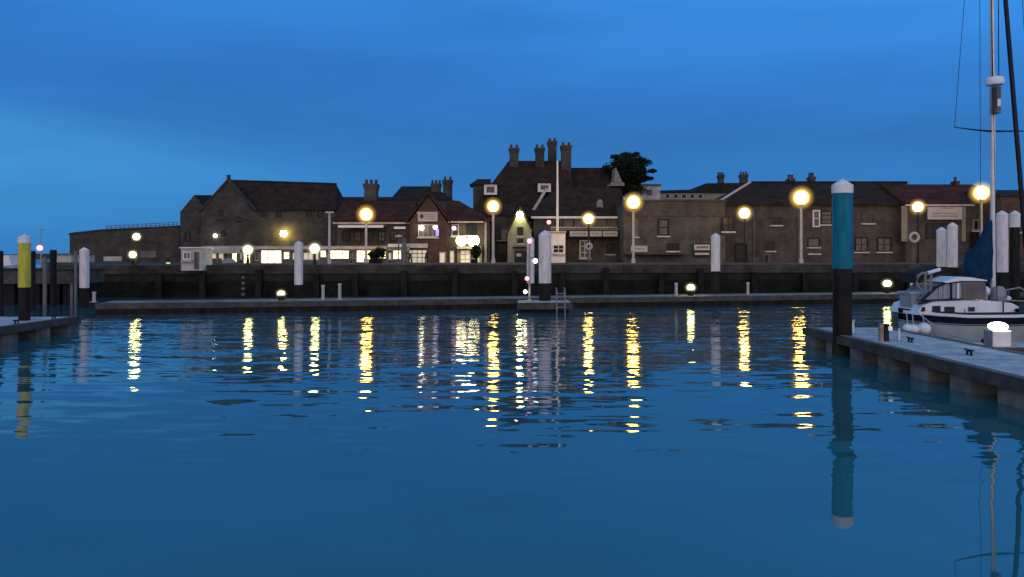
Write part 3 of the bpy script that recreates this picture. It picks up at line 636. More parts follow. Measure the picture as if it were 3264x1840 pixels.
# --- dark pine tree
Yt = 86.0
t = thing('pine_tree', 'dark round headed pine tree standing above the hotel roofs', 'tree', (X(2003, Yt), Yt, QZ))
tr = MB(); tx = X(2003, Yt)
tr.tube([(tx, Yt, QZ), (tx + .1, Yt, 5), (tx - .1, Yt + .1, 8), (tx + .1, Yt, 11)], [.35, .3, .24, .12], 8)
for i in range(12):
    a = i * 2.4; z0 = 7.5 + i * .28; tr.tube([(tx, Yt, z0), (tx + 1.2 * math.cos(a), Yt + 1.2 * math.sin(a), z0 + .5), (tx + 2.3 * math.cos(a), Yt + 2.3 * math.sin(a), z0 + .9)], [.1, .07, .03], 5)
tr.build('trunk', M['bark'], t)
lf = MB(); rr = random.Random(3)
zc = Z(549, Yt)
def clump(cx, cy, cz, rx, rz, n):
    for _ in range(n):
        a = rr.uniform(0, 6.283); q = rr.random() ** .4; w_ = rr.uniform(-1, 1)
        p = Vector((cx + rx * q * math.cos(a) * math.sqrt(1 - w_ * w_), cy + rx * q * math.sin(a) * math.sqrt(1 - w_ * w_), cz + rz * q * w_))
        d = Vector((rr.uniform(-1, 1), rr.uniform(-1, 1), rr.uniform(-.25, .6))).normalized() * rr.uniform(.25, .5)
        e = d.cross(Vector((rr.uniform(-1, 1), rr.uniform(-1, 1), rr.uniform(-1, 1)))).normalized() * .09
        lf.add([p - d * .5 - e * .4, p - d * .3 + e, p + d * .6], [(0, 1, 2)])
for i in range(46):                           # clumps over a rounded, slightly flat-topped head
    a = rr.uniform(0, 6.283); w_ = rr.uniform(-.85, .95); q = math.sqrt(1 - w_ * w_) * rr.uniform(.55, .95)
    clump(tx + 2.35 * q * math.cos(a), Yt + 2.35 * q * math.sin(a), zc + 1.65 * w_, rr.uniform(.6, .95), rr.uniform(.35, .6), 150)
clump(tx, Yt, zc - .1, 2.0, 1.5, 2600)
for k_ in range(10): clump(tx + rr.uniform(-1.4, 1.4), Yt + rr.uniform(-1.2, 1.2), zc - 1.5 - rr.random() * .6, .8, .5, 150)
for du, dv, w_ in ((-74, -12, .45), (-45, -48, .55), (-12, -55, .5), (25, -58, .45), (42, -40, .6), (78, -5, .5), (66, 20, .5)):
    clump(tx + X(U0 + du, Yt), Yt + rr.uniform(-.6, .6), zc - dv / F * Yt, w_, .22, 150)
lf.build('crown', M['leaf'], t)

# ------------------------------------------------------------ lamps
LG = 'lit globe lamps around the harbour'
def globe_lamp(u, v, Y, rpx, label, bulb, glass, zbase, post='offwhite', rpost=.075, sz=1.0, group=None, name='street_lamp', arm=True):
    x, z, r = X(u, Y), Z(v, Y), .92 * rpx / F * Y
    t = thing(name, label, 'lamp', (x, Y, zbase), group)
    MB().lathe(x, Y, [(rpost * 1.9, zbase), (rpost * 1.9, zbase + .25), (rpost * 1.15, zbase + .4), (rpost, z - r * 1.05)], 10).build('post', M[post], t, True)
    MB().lathe(x, Y, [(rpost, z - r * 1.28), (r * .34, z - r * 1.02), (r * .40, z - r * .93)], 12).build('collar', M[post], t, True)
    g = MB().ball(x, Y, z, r, 20, 12, sz).build('globe', M[glass], t, True)
    MB().ball(x, Y, z, r * .78, 16, 10, sz).build('bulb', M[bulb], g, True)
    MB().ball(x, Y, z, r * 1.75, 20, 12, sz).build('bloom_halo', M['h_' + glass[2:]], g, True, kind='stuff')  # added glowing ball standing in for lens bloom, no mist in the air
    return t
YL = 60.0
for u, v, rp, lab in ((1167, 684, 23, 'tall yellow globe lamp on a pale post in front of the lit shop row'), (1572, 658, 21, 'tall orange globe lamp between the pub and the white cottage'),
                      (2019, 645, 24, 'tall yellow globe lamp below the dark pine tree'), (2554, 630, 27, 'tall yellow globe lamp just left of the teal pile'),
                      (3128, 615, 26, 'tall orange globe lamp on a pale post beside the yacht mast')):
    globe_lamp(u, v, YL, rp, lab, 'sodium', 'g_sodium', QZ, 'offwhite', .085, group='tall globe lamps along the quay')
for u, v, rp, lab in ((1876, 698, 19, 'globe lamp on a thin dark post in front of the glazed veranda'), (2373, 680, 20, 'globe lamp on a thin dark post before the white edged gable'),
                      (2926, 660, 19, 'globe lamp on a dark post left of the long pale shop sign')):
    globe_lamp(u, v, 62.0, rp, lab, 'warm', 'g_warm', QZ, 'darktrim', .06, group='globe lamps on dark posts along the quay')
for u, v, rp, Yl, lab in ((435, 755, 13, 45.5, 'upper of the two white lamps in front of the castle bastion'), (423, 812, 13, 45, 'lower of the two white lamps in front of the castle bastion'),
                          (790, 797, 17, 45.5, 'white lamp over the left end of the lit shop row'), (1003, 793, 18, 46, 'white lamp beside a white pile at the middle of the shop row'),
                          (536, 839, 6, 48, 'small low white lamp left of the white boarded hut')):
    globe_lamp(u, v, Yl, rp, lab, 'cool', 'g_cool', QZ, 'darktrim', .05, group='white quay lamps')
# unlit T-headed lamp post
t = thing('tee_lamp', 'unlit pale post with a flat T shaped head left of the pub terrace', 'lamp', (X(1050, 54), 54, QZ))
MB().lathe(X(1050, 54), 54, [(.13, QZ), (.13, QZ + .3), (.09, QZ + .4), (.07, Z(680, 54))], 10).build('post', M['offwhite'], t, True)
MB().box(X(1039, 54), X(1063, 54), 53.85, 54.15, Z(680, 54) + .003, Z(675, 54)).build('head', M['offwhite'], t)
t = thing('round_lamp', 'unlit pale disc topped lamp post among the shop fronts', 'lamp', (X(1271, 56), 56, QZ))
MB().lathe(X(1271, 56), 56, [(.09, QZ), (.05, QZ + .3), (.045, Z(757, 56))], 8).build('post', M['greywall'], t, True); MB().lathe(X(1271, 56), 56, [(.1, Z(758, 56)), (.26, Z(756, 56)), (.26, Z(752, 56)), (.05, Z(749, 56))], 14).build('shade', M['offwhite'], t, True)
# wall lamps
def wall_lamp(u, v, Y, rpx, label, bulb, group=None):
    x, z, r = X(u, Y), Z(v, Y), rpx / F * Y
    t = thing('wall_lamp', label, 'lamp', (x, Y, z), group)
    MB().ball(x, Y - r - .12, z, r, 14, 8).build('bulb', M[bulb], t, True)
    MB().tube([(x, Y, z + r * .3), (x, Y - r * .4 - .12, z + r * .6), (x, Y - r - .12, z + r * .95)], .04, 6).build('bracket', M['darktrim'], t)
    MB().lathe(x, Y - r - .12, [(r * .55, z + r * .82), (r * .25, z + r * 1.15)], 10).build('cap', M['darktrim'], t)
wall_lamp(690, 752, 76.0, 6, 'small white lamp high on the castle house gable wall', 'small'); wall_lamp(908, 745, 76.0, 10, 'amber lamp on the dark side wall of the castle house', 'warm')
wall_lamp(1345, 727, 66.2, 7.5, 'warm lamp at the left end of the bay window under the pub signboard', 'small'); wall_lamp(1388, 725, 66.2, 7, 'white lamp at the right end of the bay window under the pub signboard', 'whitelamp')
wall_lamp(1448, 728, 67.0, 7, 'pink lamp on the pub wall above the bright twin lamps', 'pinklamp')
wall_lamp(1472, 768, 66.3, 17, 'left one of the bright twin lamps over the pub door', 'twin', 'twin lamps over the pub door'); wall_lamp(1510, 768, 66.3, 19, 'right one of the bright twin lamps over the pub door', 'twin', 'twin lamps over the pub door')
wall_lamp(1657, 685, 68.0, 10, 'round white lamp at the peak of the gabled cottage', 'cool')
wall_lamp(1749, 709, 69.5, 7, 'small pinkish lamp under the veranda gutter above a white pile', 'redlamp')
t = thing('neon_sign', 'upright blue neon strip at the right of the pub window', 'sign', (X(1393, 66.1), 66.05, Z(740, 66)))
MB().box(X(1389, 66.1), X(1399, 66.1), 66.0, 66.1, Z(753, 66), Z(731, 66)).build('tube_panel', M['bluelamp'], t); MB().box(X(1388, 66.1), X(1400, 66.1), 66.102, 66.19, Z(754, 66), Z(730, 66)).build('backing', M['darktrim'], t)

# flagpole, lifebuoys, ladder pole
t = thing('flagpole', 'tall white flagpole rising from the white bay past the dark roofs', 'flagpole', (X(1777, 66), 66, Z(737, 64)))
MB().lathe(X(1777, 66), 66, [(.11, Z(736, 64)), (.075, Z(520, 66)), (.10, Z(519, 66)), (.08, Z(514, 66)), (.01, Z(512, 66))], 10).build('pole', M['white'], t, True)
def lifebuoy(u, v, Y, rpx, label, post=True):
    x, z, r = X(u, Y), Z(v, Y), rpx / F * Y; t = thing('lifebuoy', label, 'lifebuoy', (x, Y, QZ), 'lifebuoys on the quay')
    rg = [[(x + (r * .75 + r * .25 * math.cos(b_)) * math.cos(a_), Y - .1 + r * .2 * math.sin(b_), z + (r * .75 + r * .25 * math.cos(b_)) * math.sin(a_)) for b_ in [k * math.pi / 4 for k in range(8)]] for a_ in [k * math.pi / 10 for k in range(21)]]
    MB().rings(rg, False).build('ring', M['offwhite'], t, True)
    MB().box(x - .05, x + .05, Y + .02, Y + .12, QZ, z + r * .8).build('post', M['greywall'], t)
lifebuoy(2912, 757, 54, 18, 'round white lifebuoy on a post below the lamp left of the shop sign'); lifebuoy(1877, 786, 56, 12, 'small lifebuoy on a post before the veranda hotel')
# picnic table in front of the pub
x, Y = X(1331, 60), 60.0; t = thing('picnic_table', 'dark timber picnic table in front of the pub shop front', 'table', (x, Y, QZ))
MB().box(x - .85, x + .85, Y - .35, Y + .35, QZ + .70, QZ + .75).build('tabletop', M['darktrim'], t)
for dy in (-.68, .68): MB().box(x - .85, x + .85, Y + dy - .13, Y + dy + .13, QZ + .42, QZ + .46).build('bench', M['darktrim'], t)
for dx in (-.6, .6):
    mb = MB(); mb.box(x + dx - .03, x + dx + .03, Y - .75, Y + .75, QZ + .35, QZ + .417)
    for sg in (-1, 1): mb.tube([(x + dx + .05, Y + sg * .7, QZ), (x + dx + .05, Y + sg * .25, QZ + .697)], .045, 6)
    mb.build('trestle', M['darktrim'], t)
# shrub in a tub before the lit shop
def shrub(u, Y, w, hgt, label):
    x = X(u, Y); t = thing('potted_shrub', label, 'shrub', (x, Y, QZ))
    MB().lathe(x, Y, [(.22, QZ), (.3, QZ + .3), (.32, QZ + .31)], 10).build('tub', M['darktrim'], t, True)
    global lf
    lf = MB(); k = rr
    for _ in range(6): clump(x + rr.uniform(-.5, .5) * w, Y + rr.uniform(-.2, .2), QZ + .3 + hgt * rr.uniform(.3, .8), w * .4, hgt * .35, 45)
    lf.build('foliage', M['leaf'], t)
shrub(1208, 57, .8, .9, 'dark bushy shrub in a tub before the lit shop window'); shrub(1512, 60, .6, 1.0, 'dark shrub in a tub beside the pub door'); shrub(1186, 57, .5, .6, 'small dark shrub left of the bushy one by the lit shop')

# ------------------------------------------------------------ piles
def pile(u, wpx, v_top, v_low, Y, label, sleeve='pilewhite', cap='white', zdeck=-1.5, group=None, vcap=None, name='mooring_pile', coneh=.5):
    x, r = X(u, Y), wpx / 2 / F * Y
    t = thing(name, label, 'pile', (x, Y, -1.5), group); zt, zl = Z(v_top, Y), Z(v_low, Y); zc_ = zt - r * 2 * coneh
    zs = zc_ if vcap is None else Z(vcap, Y)
    MB().lathe(x, Y, [(r * .94, -1.5), (r * .94, zl - .002)], 20).build('shaft', M['tar'], t, True)
    if label.startswith(('tall teal', 'yellow', 'broad')): MB().lathe(x, Y, [(r * .95, -.3), (r * .99, -.05), (r * .985, .18), (r * .95, .27)], 20).build('weed_collar', M['weed'], t, True)
    MB().lathe(x, Y, [(r * .985, zl), (r, zl + .04), (r, zs - .002)], 20).build('sleeve', M[sleeve], t, True)
    c = [(r * 1.06, zs), (r * 1.06, zc_)] if vcap else [(r * 1.02, zs), (r * 1.04, zs + .05)]
    MB().lathe(x, Y, c + [(r * .55, zt - r * .3), (r * .15, zt - .02), (.01, zt)], 20).build('cap', M[cap], t, True)
    return t
pile(2685, 62, 570, 857, 17.9, 'tall teal mooring pile with a white peaked cap at the near pontoon end', 'teal', 'white', vcap=617, coneh=.34)
pile(78, 36, 746, 916, 22.0, 'yellow mooring pile with a white cap on the left pontoon', 'yellow', 'white', vcap=776, coneh=.3)
WG = 'white topped mooring piles'
pile(269, 29, 788, 918, 34.5, 'white topped pile at the left end of the far pontoon', group=WG)
pile(952, 27, 768, 908, 36.0, 'white topped pile between two lit shop windows', group=WG)
pile(1691, 24, 754, 903, 39.5, 'thinner white pile standing left of the broad white pile before the hotel', group=WG)
pile(1737, 40, 734, 903, 32.9, 'broad white pile with a black foot on the small square float', group=WG)
pile(2281, 29, 743, 865, 38.5, 'white topped pile before the brick building with the lettered sign', group=WG)
pile(3001, 29, 724, 851, 40.0, 'shorter of the two white piles left of the blue sail cover', group=WG)
pile(3036, 31, 709, 852, 39.0, 'taller of the two white piles left of the blue sail cover', group=WG)
pile(3194, 35, 671, 868, 34.0, 'large white pile just right of the yacht mast', group=WG)
pile(3235, 30, 671, 725, 37.0, 'white capped pile at the right edge beyond the furled sail', group=WG)
for u, wp, vt, Yp, lab in ((3, 14, 800, 30, 'black pile at the left edge of the picture'), (104, 17, 800, 33, 'black pile close behind the yellow one'), (170, 20, 797, 35, 'black topped pile before the far sea wall hut')):
    x, r = X(u, Yp), wp / 2 / F * Yp; t = thing('timber_pile', lab, 'pile', (x, Yp, -1.5), 'black timber piles')
    MB().lathe(x, Yp, [(r, -1.5), (r, Z(vt, Yp) - .05), (r * .9, Z(vt, Yp))], 14).build('shaft', M['black'], t, True); MB().lathe(x, Yp, [(r * 1.08, Z(vt + 6, Yp)), (r * 1.08, Z(vt + 9, Yp))][::-1], 14).build('band', M['tar'], t, True)
# slim grey posts
for u, wp, vt, Yp, lab in ((143, 12, 818, 30, 'slim pale post rising behind the left pontoon'), (241, 9, 800, 33, 'slim pale post beside the leftmost white pile'), (228, 8, 905, 31, 'short pale post under the jetty edge'), (1288, 15, 760, 45.8, 'broad grey post on the quay edge before the shop fronts'),
                           (775, 11, 880, 42.6, 'slim banded ladder post on the quay wall below the shops')):
    x, r = X(u, Yp), wp / 2 / F * Yp; t = thing('slim_post', lab, 'post', (x, Yp, -1)); zt = Z(vt, Yp)
    MB().lathe(x, Yp, [(r, -1), (r, zt - r), (r * .6, zt)], 10).build('shaft', M['greywall'], t, True)
    if u == 775:
        for k in range(6): MB().lathe(x, Yp, [(r * 1.1, zt - .15 - k * .3), (r * 1.1, zt - .3 - k * .3)][::-1], 10).build('band', M['black'], t, True)

# ------------------------------------------------------------ pontoons
def pontoon_y(name, label, x0, x1, y0, y1, floats, side):
    """pontoon running away from the viewer; side: +1 floats seen on the left (-x) flank"""
    t = thing(name, label, 'pontoon', ((x0 + x1) / 2, (y0 + y1) / 2, 0))
    MB().box(x0 + .03, x1 - .03, y0, y1, .34, .45).build('deck', M['deck'], t)
    MB().box(x0 - .05, x0 + .027, y0, y1, .27, .44).build('waler', M['fascia'], t); MB().box(x1 - .027, x1 + .05, y0, y1, .27, .44).build('waler', M['fascia'], t); MB().box(x0 - .05, x1 + .05, y1 + .003, y1 + .08, .27, .44).build('waler', M['fascia'], t)
    MB().box(x0 - .01, x0 + .14, y0, y1 - .01, .453, .468).build('edge_strip', M['greywall'], t); MB().box(x1 - .14, x1 + .01, y0, y1 - .01, .453, .468).build('edge_strip', M['greywall'], t)
    for a, c in floats:
        MB().box(x0 + .06, x1 - .06, a, c, -.4, .337).build('float', M['concrete'], t)
    return t
def cleat(t, x, y, z=.468, ang=0):
    c, s_ = math.cos(ang), math.sin(ang); mb = MB()
    for k in (-.06, .06): mb.tube([(x + k * c, y + k * s_, z), (x + k * c, y + k * s_, z + .08)], .02, 6)
    mb.tube([(x - .15 * c, y - .15 * s_, z + .1), (x, y, z + .085), (x + .15 * c, y + .15 * s_, z + .1)], [.014, .022, .014], 6)
    mb.build('cleat', M['tar'], t)
pr = pontoon_y('walkway_pontoon', 'grey decked pontoon on concrete floats at right foreground', 7.3, 9.3, 3.0, 19.8, [(11.45 + 1.32 * k, 12.07 + 1.32 * k) for k in range(-6, 7)], 1)
for yy in (16.3, 14.2, 12.4, 10.6): cleat(pr, 8.15, yy, .45, 1.57)
fp = thing('finger_pontoon', 'narrow finger pontoon branching right in front of the yacht', 'pontoon', (12.5, 15.8, 0))
MB().box(9.36, 18, 15.3, 16.4, .34, .45).build('deck', M['deck'], fp); MB().box(9.36, 18, 15.22, 15.297, .27, .44).build('waler', M['fascia'], fp); MB().box(9.36, 18, 16.403, 16.48, .27, .44).build('waler', M['fascia'], fp)
MB().box(9.36, 18, 15.25, 15.36, .453, .466).build('edge_strip', M['greywall'], fp)
for x in (10.2, 12.4, 14.6, 16.8): MB().box(x, x + .8, 15.35, 16.35, -.4, .337).build('float', M['concrete'], fp)
cleat(fp, 9.75, 15.9, .45, 0); MB().ball(9.62, 16.15, .50, .10, 12, 8, .6).build('rope_coil', M['black'], fp, True)
pl = pontoon_y('left_pontoon', 'grey decked pontoon on concrete floats at the left edge under the yellow pile', -15.4, -12.75, 8.0, 23.4, [(9.9 + 1.45 * k, 10.5 + 1.45 * k) for k in range(0, 10)], -1)
for yy in (20.9, 22.6): cleat(pl, -13.0, yy, .45, 1.57)
# far pontoon
p0, p1 = Vector((-15.8, 30.2, 0)), Vector((26, 39.7, 0)); dr = (p1 - p0).normalized(); nr = Vector((-dr.y, dr.x, 0))
def obox(mb, s0, s1, n0, n1, z0, z1):
    q = [p0 + dr * s0 + nr * n0, p0 + dr * s1 + nr * n0, p0 + dr * s1 + nr * n1, p0 + dr * s0 + nr * n1]
    return mb.add([(a.x, a.y, z) for z in (z0, z1) for a in q], [(3, 2, 1, 0), (4, 5, 6, 7), (0, 1, 5, 4), (1, 2, 6, 5), (2, 3, 7, 6), (3, 0, 4, 7)])
LN = (p1 - p0).length
fpn = thing('far_pontoon', 'long low pontoon stretching across the harbour below the quay wall', 'pontoon', (0, 34, 0))
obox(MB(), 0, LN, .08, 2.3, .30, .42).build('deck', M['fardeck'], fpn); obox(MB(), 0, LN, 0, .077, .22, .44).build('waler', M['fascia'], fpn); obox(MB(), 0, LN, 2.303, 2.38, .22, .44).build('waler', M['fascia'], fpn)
k = .3
while k < LN - 2:
    obox(MB(), k, k + 2.2, .12, 2.25, -.35, .297).build('float', M['black'], fpn); k += 2.75
obox(MB(), 0, LN, .03, .11, -.02, .215).build('rubbing_strip', M['tar'], fpn)
def far_pt(u, n=1.2):                         # a point of the far pontoon's deck seen at photo column u
    k_ = (u - U0) / F; q = p0 + nr * n        # q.x + s*dr.x = k*(q.y + s*dr.y)
    s_ = (k_ * q.y - q.x) / (dr.x - k_ * dr.y); return q + dr * s_
for u, hh, lab in ((300, .42, 'stubby white post near the left end of the far pontoon'), (1030, .62, 'white stub post on the far pontoon left of a second like it'), (1083, .68, 'white stub post below the tall lamp by the lit shops'), (2155, .6, 'white stub post left of the bright pontoon lamp'), (2384, .6, 'white stub post right of the bright pontoon lamp'), (2906, .5, 'white stub post beside the yacht stern')):
    p = far_pt(u); t = thing('stub_post', lab, 'post', (p.x, p.y, .42), 'white stub posts on the far pontoon')
    MB().lathe(p.x, p.y, [(.07, .42), (.06, .42 + hh * .85), (.085, .42 + hh * .86), (.07, .42 + hh)], 10).build('shaft', M['offwhite'], t, True)
    MB().box(p.x - .12, p.x + .12, p.y - .12, p.y + .12, .421, .45).build('foot', M['steel'], t)
for u, v, rp, lab in ((896, 936, 14, 'low white pontoon lamp under the lit shops, left part of far pontoon'), (2202, 917, 15, 'low white pontoon lamp below the lettered sign'), (2828, 904, 15, 'low white pontoon lamp between the teal pile and the yacht')):
    p = far_pt(u); globe_lamp(u, v, p.y, rp, lab, 'cool', 'g_cool', .42, 'tar', .07, .85, 'low lamps on the far pontoon', 'pontoon_lamp')
# small square float with ladder, red/white marker lights
t = thing('square_float', 'small square float with a ladder jutting out before the far pontoon', 'pontoon', (X(1740, 32), 32, 0))
xa, xb = X(1652, 31.2), X(1822, 31.2)
MB().box(xa, xb, 31.2, 33.4, .28, .40).build('deck', M['offwhite'], t); MB().box(xa - .05, xb + .05, 31.12, 31.197, .16, .42).build('waler', M['fascia'], t); MB().box(xa + .1, xb - .1, 31.25, 33.3, -.4, .277).build('float', M['black'], t)
mb = MB(); lx = X(1788, 31.05)
for s_ in (-.16, .16): mb.tube([(lx + s_, 31.05, -.5), (lx + s_, 31.05, .9), (lx + s_, 31.35, 1.0), (lx + s_, 31.5, .42)], .022, 6)
for k in range(5): mb.tube([(lx - .16, 31.05, -.3 + k * .27), (lx + .16, 31.05, -.3 + k * .27)], .018, 6)
mb.build('ladder', M['steel'], t)
t = thing('signal_mast', 'slim signal post with red and white lights on the square float', 'signal', (X(1686, 32), 32, .4)); mx_ = X(1688, 32)
MB().tube([(mx_, 32, .4), (mx_, 32, Z(757, 32))], [.05, .035], 8).build('post', M['steel'], t)
MB().lathe(mx_, 32, [(.2, .403), (.2, .44), (.06, .5)], 10).build('foot', M['steel'], t)
for i, (u, v, m_, r_) in enumerate(((1688, 769, 'redlamp', .10), (1706, 832, 'whitelamp', .10), (1680, 888, 'redlamp', .09), (1674, 930, 'small', .07))):
    mb = MB(); x_, z_ = X(u, 31.9), Z(v, 31.9); mb.ball(x_, 31.85, z_, r_, 12, 8); o = mb.build('signal_light', M[m_], t, True)
    MB().tube([(x_, 31.9, z_ + r_), (mx_, 32, z_ + r_ + .03)], .02, 5).build('bracket', M['darktrim'], o)

# ------------------------------------------------------------ far left: jetty, sea wall hut, red beacon
t = thing('timber_jetty', 'dark timber jetty on black legs at far left behind the yellow pile', 'jetty', (-24, 37, 0))
MB().box(-34, -20.2, 36.5, 39.5, Z(905, 36.5), Z(862, 36.5)).build('beam', M['fascia'], t); MB().box(-34, -20.1, 36.4, 39.6, Z(862, 36.5) + .003, Z(857, 36.5)).build('deck', M['coping'], t)
for u in (14, 35, 115, 190, 200, 222): MB().box(X(u, 36.7) - .15, X(u, 36.7) + .15, 36.7, 37.0, -1.5, Z(905, 36.5) - .003).build('leg', M['black'], t)
for u in (130, 180): MB().box(X(u, 38) - .6, X(u, 38) + .6, 38.2, 38.4, -1.5, Z(905, 38) - .003).build('brace_panel', M['black'], t)
t = thing('sea_wall_hut', 'low pale hut at far left below the red beacon', 'hut', (X(200, 70), 70, 0)); Y = 70.0
wbox(166, 226, 812, 890, Y, 4, None).build('wall', M['offwhite'], t); MB().box(X(163, Y), X(229, Y), Y - .2, Y + 4.2, Z(812, Y) + .003, Z(808, Y)).build('roof', M['greywall'], t)
t = thing('red_beacon', 'mast with a glowing red light right of the yellow pile', 'beacon', (X(131, 55), 55, 0))
MB().tube([(X(131, 55), 55, -1), (X(131, 55), 55, Z(728, 55))], [.08, .03], 8).build('mast', M['steel'], t)
MB().ball(X(132, 55), 54.8, Z(791, 55), .2, 14, 8).build('red_light', M['redlamp'], t, True); MB().lathe(X(131, 55), 55, [(.02, Z(735, 55)), (.14, Z(733, 55)), (.12, Z(728, 55)), (.02, Z(726, 55))], 10).build('top_unit', M['offwhite'], t, True)
t = thing('moored_cruiser', 'small pale moored boat far off at the left edge', 'boat', (X(40, 60), 60, 0)); Y = 60.0
rgs = []
for s_, hb, zz in ((X(12, Y), .9, 1.5), (X(40, Y), 1.1, 1.45), (X(62, Y), .8, 1.55), (X(72, Y), .08, 1.75)): rgs.append([(s_, Y - hb, zz), (s_, Y - hb * .6, .1), (s_, Y, -.2), (s_, Y + hb * .6, .1), (s_, Y + hb, zz)])
MB().rings(rgs).build('hull', M['offwhite'], t, True); MB().prism([(X(16, Y), 1.55), (X(52, Y), 1.6), (X(44, Y), 2.35), (X(18, Y), 2.35)], Y - .6, Y + .6).build('cabin', M['white'], t)

# ------------------------------------------------------------ yacht
YB = 19.3
bt = thing('moored_yacht', 'white yacht with a navy band, radar and blue sail cover behind the finger pontoon', 'yacht', (9.45, YB, 0))
def bp(u, v, dy=0.0): Yk = YB + dy; return (X(u, Yk), Yk, Z(v, Yk))
BC = YB + 1.05                                # hull centre line
st = [(9.93, .12, .87), (10.12, .45, .86), (10.5, .78, .84), (11.1, 1.0, .81), (12.2, 1.05, .82), (13.4, .95, .87), (14.6, .68, .95), (15.6, .30, 1.05), (16.1, .03, 1.12)]
def hullring(k0, k1, off=0.0):                # strip of the hull between two height fractions of the freeboard
    rs = []
    for x, hb, zs in st:
        def pt(k, sgn): q = hb * (1 - .18 * (1 - k) ** 2) + off; return (x, BC + sgn * q, zs * k)
        rs.append([pt(k0, -1), pt((k0 + k1) / 2, -1), pt(k1, -1), pt(k1, 1), pt((k0 + k1) / 2, 1), pt(k0, 1)])
    return rs
rs = []
for x, hb, zs in st: rs.append([(x, BC - hb, zs), (x, BC - hb * .97, zs * .6), (x, BC - hb * .84, 0), (x, BC - hb * .3, -.35), (x, BC + hb * .3, -.35), (x, BC + hb * .84, 0), (x, BC + hb * .97, zs * .6), (x, BC + hb, zs)])
MB().rings(rs).build('hull', M['topside'], bt, True)
MB().rings(hullring(.70, .885, .015)).build('navy_band', M['navy'], bt, True)
MB().rings(hullring(.90, .985, .045)).build('rubbing_strake', M['gelcoat'], bt, True)
MB().rings(hullring(.985, 1.03, .02)).build('toe_rail', M['darktrim'], bt, True)
MB().rings(hullring(.655, .672, .012)).build('boot_stripe', M['navy'], bt, True)
# coachroof
cy0, cy1 = BC - .72, BC + .72
def cr(u, v): return (X(u, cy0), Z(v, cy0))
P_ = [cr(2922, 1004), cr(2938, 975), cr(2975, 962), cr(3070, 958), cr(3195, 962), cr(3225, 966), cr(3246, 978), cr(3256, 1000)]
ck = MB().prism(P_, cy0, cy1).build('coachroof', M['gelcoat'], bt)
for u0, u1, v0, v1, sl in ((2934, 2948, 979, 993, 5), (2970, 2997, 975, 995, 2), (3010, 3042, 978, 996, 0), (3086, 3106, 979, 993, 0)):
    MB().prism([cr(u0, v1), cr(u1, v1), cr(u1, v0), cr(u0 + sl, v0)], cy0 - .02, cy0 + .01).build('cabin_window', M['glass'], ck)
MB().prism([cr(2925, 968), cr(2970, 955.5), cr(3070, 951.5), cr(3070, 955), cr(2972, 959), cr(2927, 972)], cy0 - .05, cy0 + .03).build('grab_rail', M['darktrim'], ck)
MB().tube([(X(3075, cy0), cy0 + .1, Z(956, cy0)), (X(3075, cy0), cy0 - .03, Z(1000, cy0))], .02, 6).build('stanchion', M['steel'], bt); MB().tube([(X(3194, cy0), cy0 - .05, Z(960, cy0)), (X(3194, cy0), cy0 - .05, Z(1000, cy0))], .015, 6).build('stanchion', M['darktrim'], bt)
MB().ball(X(3240, cy0), cy0 - .05, Z(988, cy0), .07, 12, 8, .6).build('fairlead', M['black'], bt, True)
# spray hood: glazed, pale top, dark edges
wy0, wy1 = BC - .6, BC + .6
def sp(u, v): return (X(u, wy0), Z(v, wy0))
G_ = [sp(2938, 956), sp(2984, 915), sp(3010, 903), sp(3062, 897), sp(3140, 897), sp(3150, 956)]
hd = MB().prism(G_, wy0, wy1).build('spray_hood', M['hoodglass'], bt)
MB().prism([sp(3003, 899), sp(3050, 882), sp(3090, 884), sp(3142, 893), sp(3142, 896), sp(3060, 895.5), sp(3012, 902)], wy0 - .06, wy1 + .06).build('hood_top', M['gelcoat'], hd)
MB().prism([sp(2930, 962), sp(2938, 962), sp(2986, 918), sp(3012, 906), sp(3064, 900), sp(3140, 900), sp(3140, 896.5), sp(3062, 896), sp(3008, 902.5), sp(2978, 914)], wy0 - .04, wy0 + .03).build('hood_trim', M['canvas'], hd)
for u in (3030, 3052): MB().prism([sp(u - 3, 955), sp(u + 3, 955), sp(u + 3, 902), sp(u - 3, 902)], wy0 - .035, wy0 - .003).build('hood_post', M['gelcoat'] if u > 3040 else M['darktrim'], hd)
MB().prism([sp(3066, 955), sp(3140, 955), sp(3140, 903), sp(3066, 903)], wy0 - .02, wy0 - .003).build('hood_window', M['paleglass'], hd)
for u in (2992, 3006, 3022): MB().prism([sp(u, 950), sp(u + 4, 950), sp(u + 4, 908), sp(u, 914)], wy0 - .02, wy0 - .004).build('hood_seam', M['topside'], hd)
# canvas bimini behind, with a pale leading edge
MB().prism([sp(2965, 905), sp(2972, 876), sp(3003, 862), sp(3052, 852), sp(3090, 862), sp(3092, 881), sp(3050, 879), sp(3002, 894)], BC + .2, BC + 1.0).build('bimini', M['canvas'], bt)
MB().tube([(X(2953, BC), BC + .1, Z(874, BC)), (X(3003, BC), BC + .1, Z(859, BC))], .045, 8).build('bimini_bar', M['gelcoat'], bt)
# liferaft canister, covered winch, fender on the foredeck
ly = BC - .35
MB().rings([[(X(u, ly) , ly + .24 * q * math.cos(a * .524), Z(928, ly) + .14 * q * math.sin(a * .524)) for a in range(12)] for u, q in ((3069, .5), (3073, .9), (3082, 1), (3132, 1), (3141, .9), (3145, .5))]).build('liferaft_canister', M['gelcoat'], bt, True)
MB().lathe(X(3183, ly), ly, [(.16, Z(962, ly)), (.19, Z(945, ly)), (.17, Z(925, ly)), (.1, Z(914, ly)), (.02, Z(912, ly))], 12).build('covered_windlass', M['steel'], bt, True)
MB().ball(X(3212, ly), ly, Z(952, ly), .085, 12, 8, .8).build('deck_fender', M['gelcoat'], bt, True)
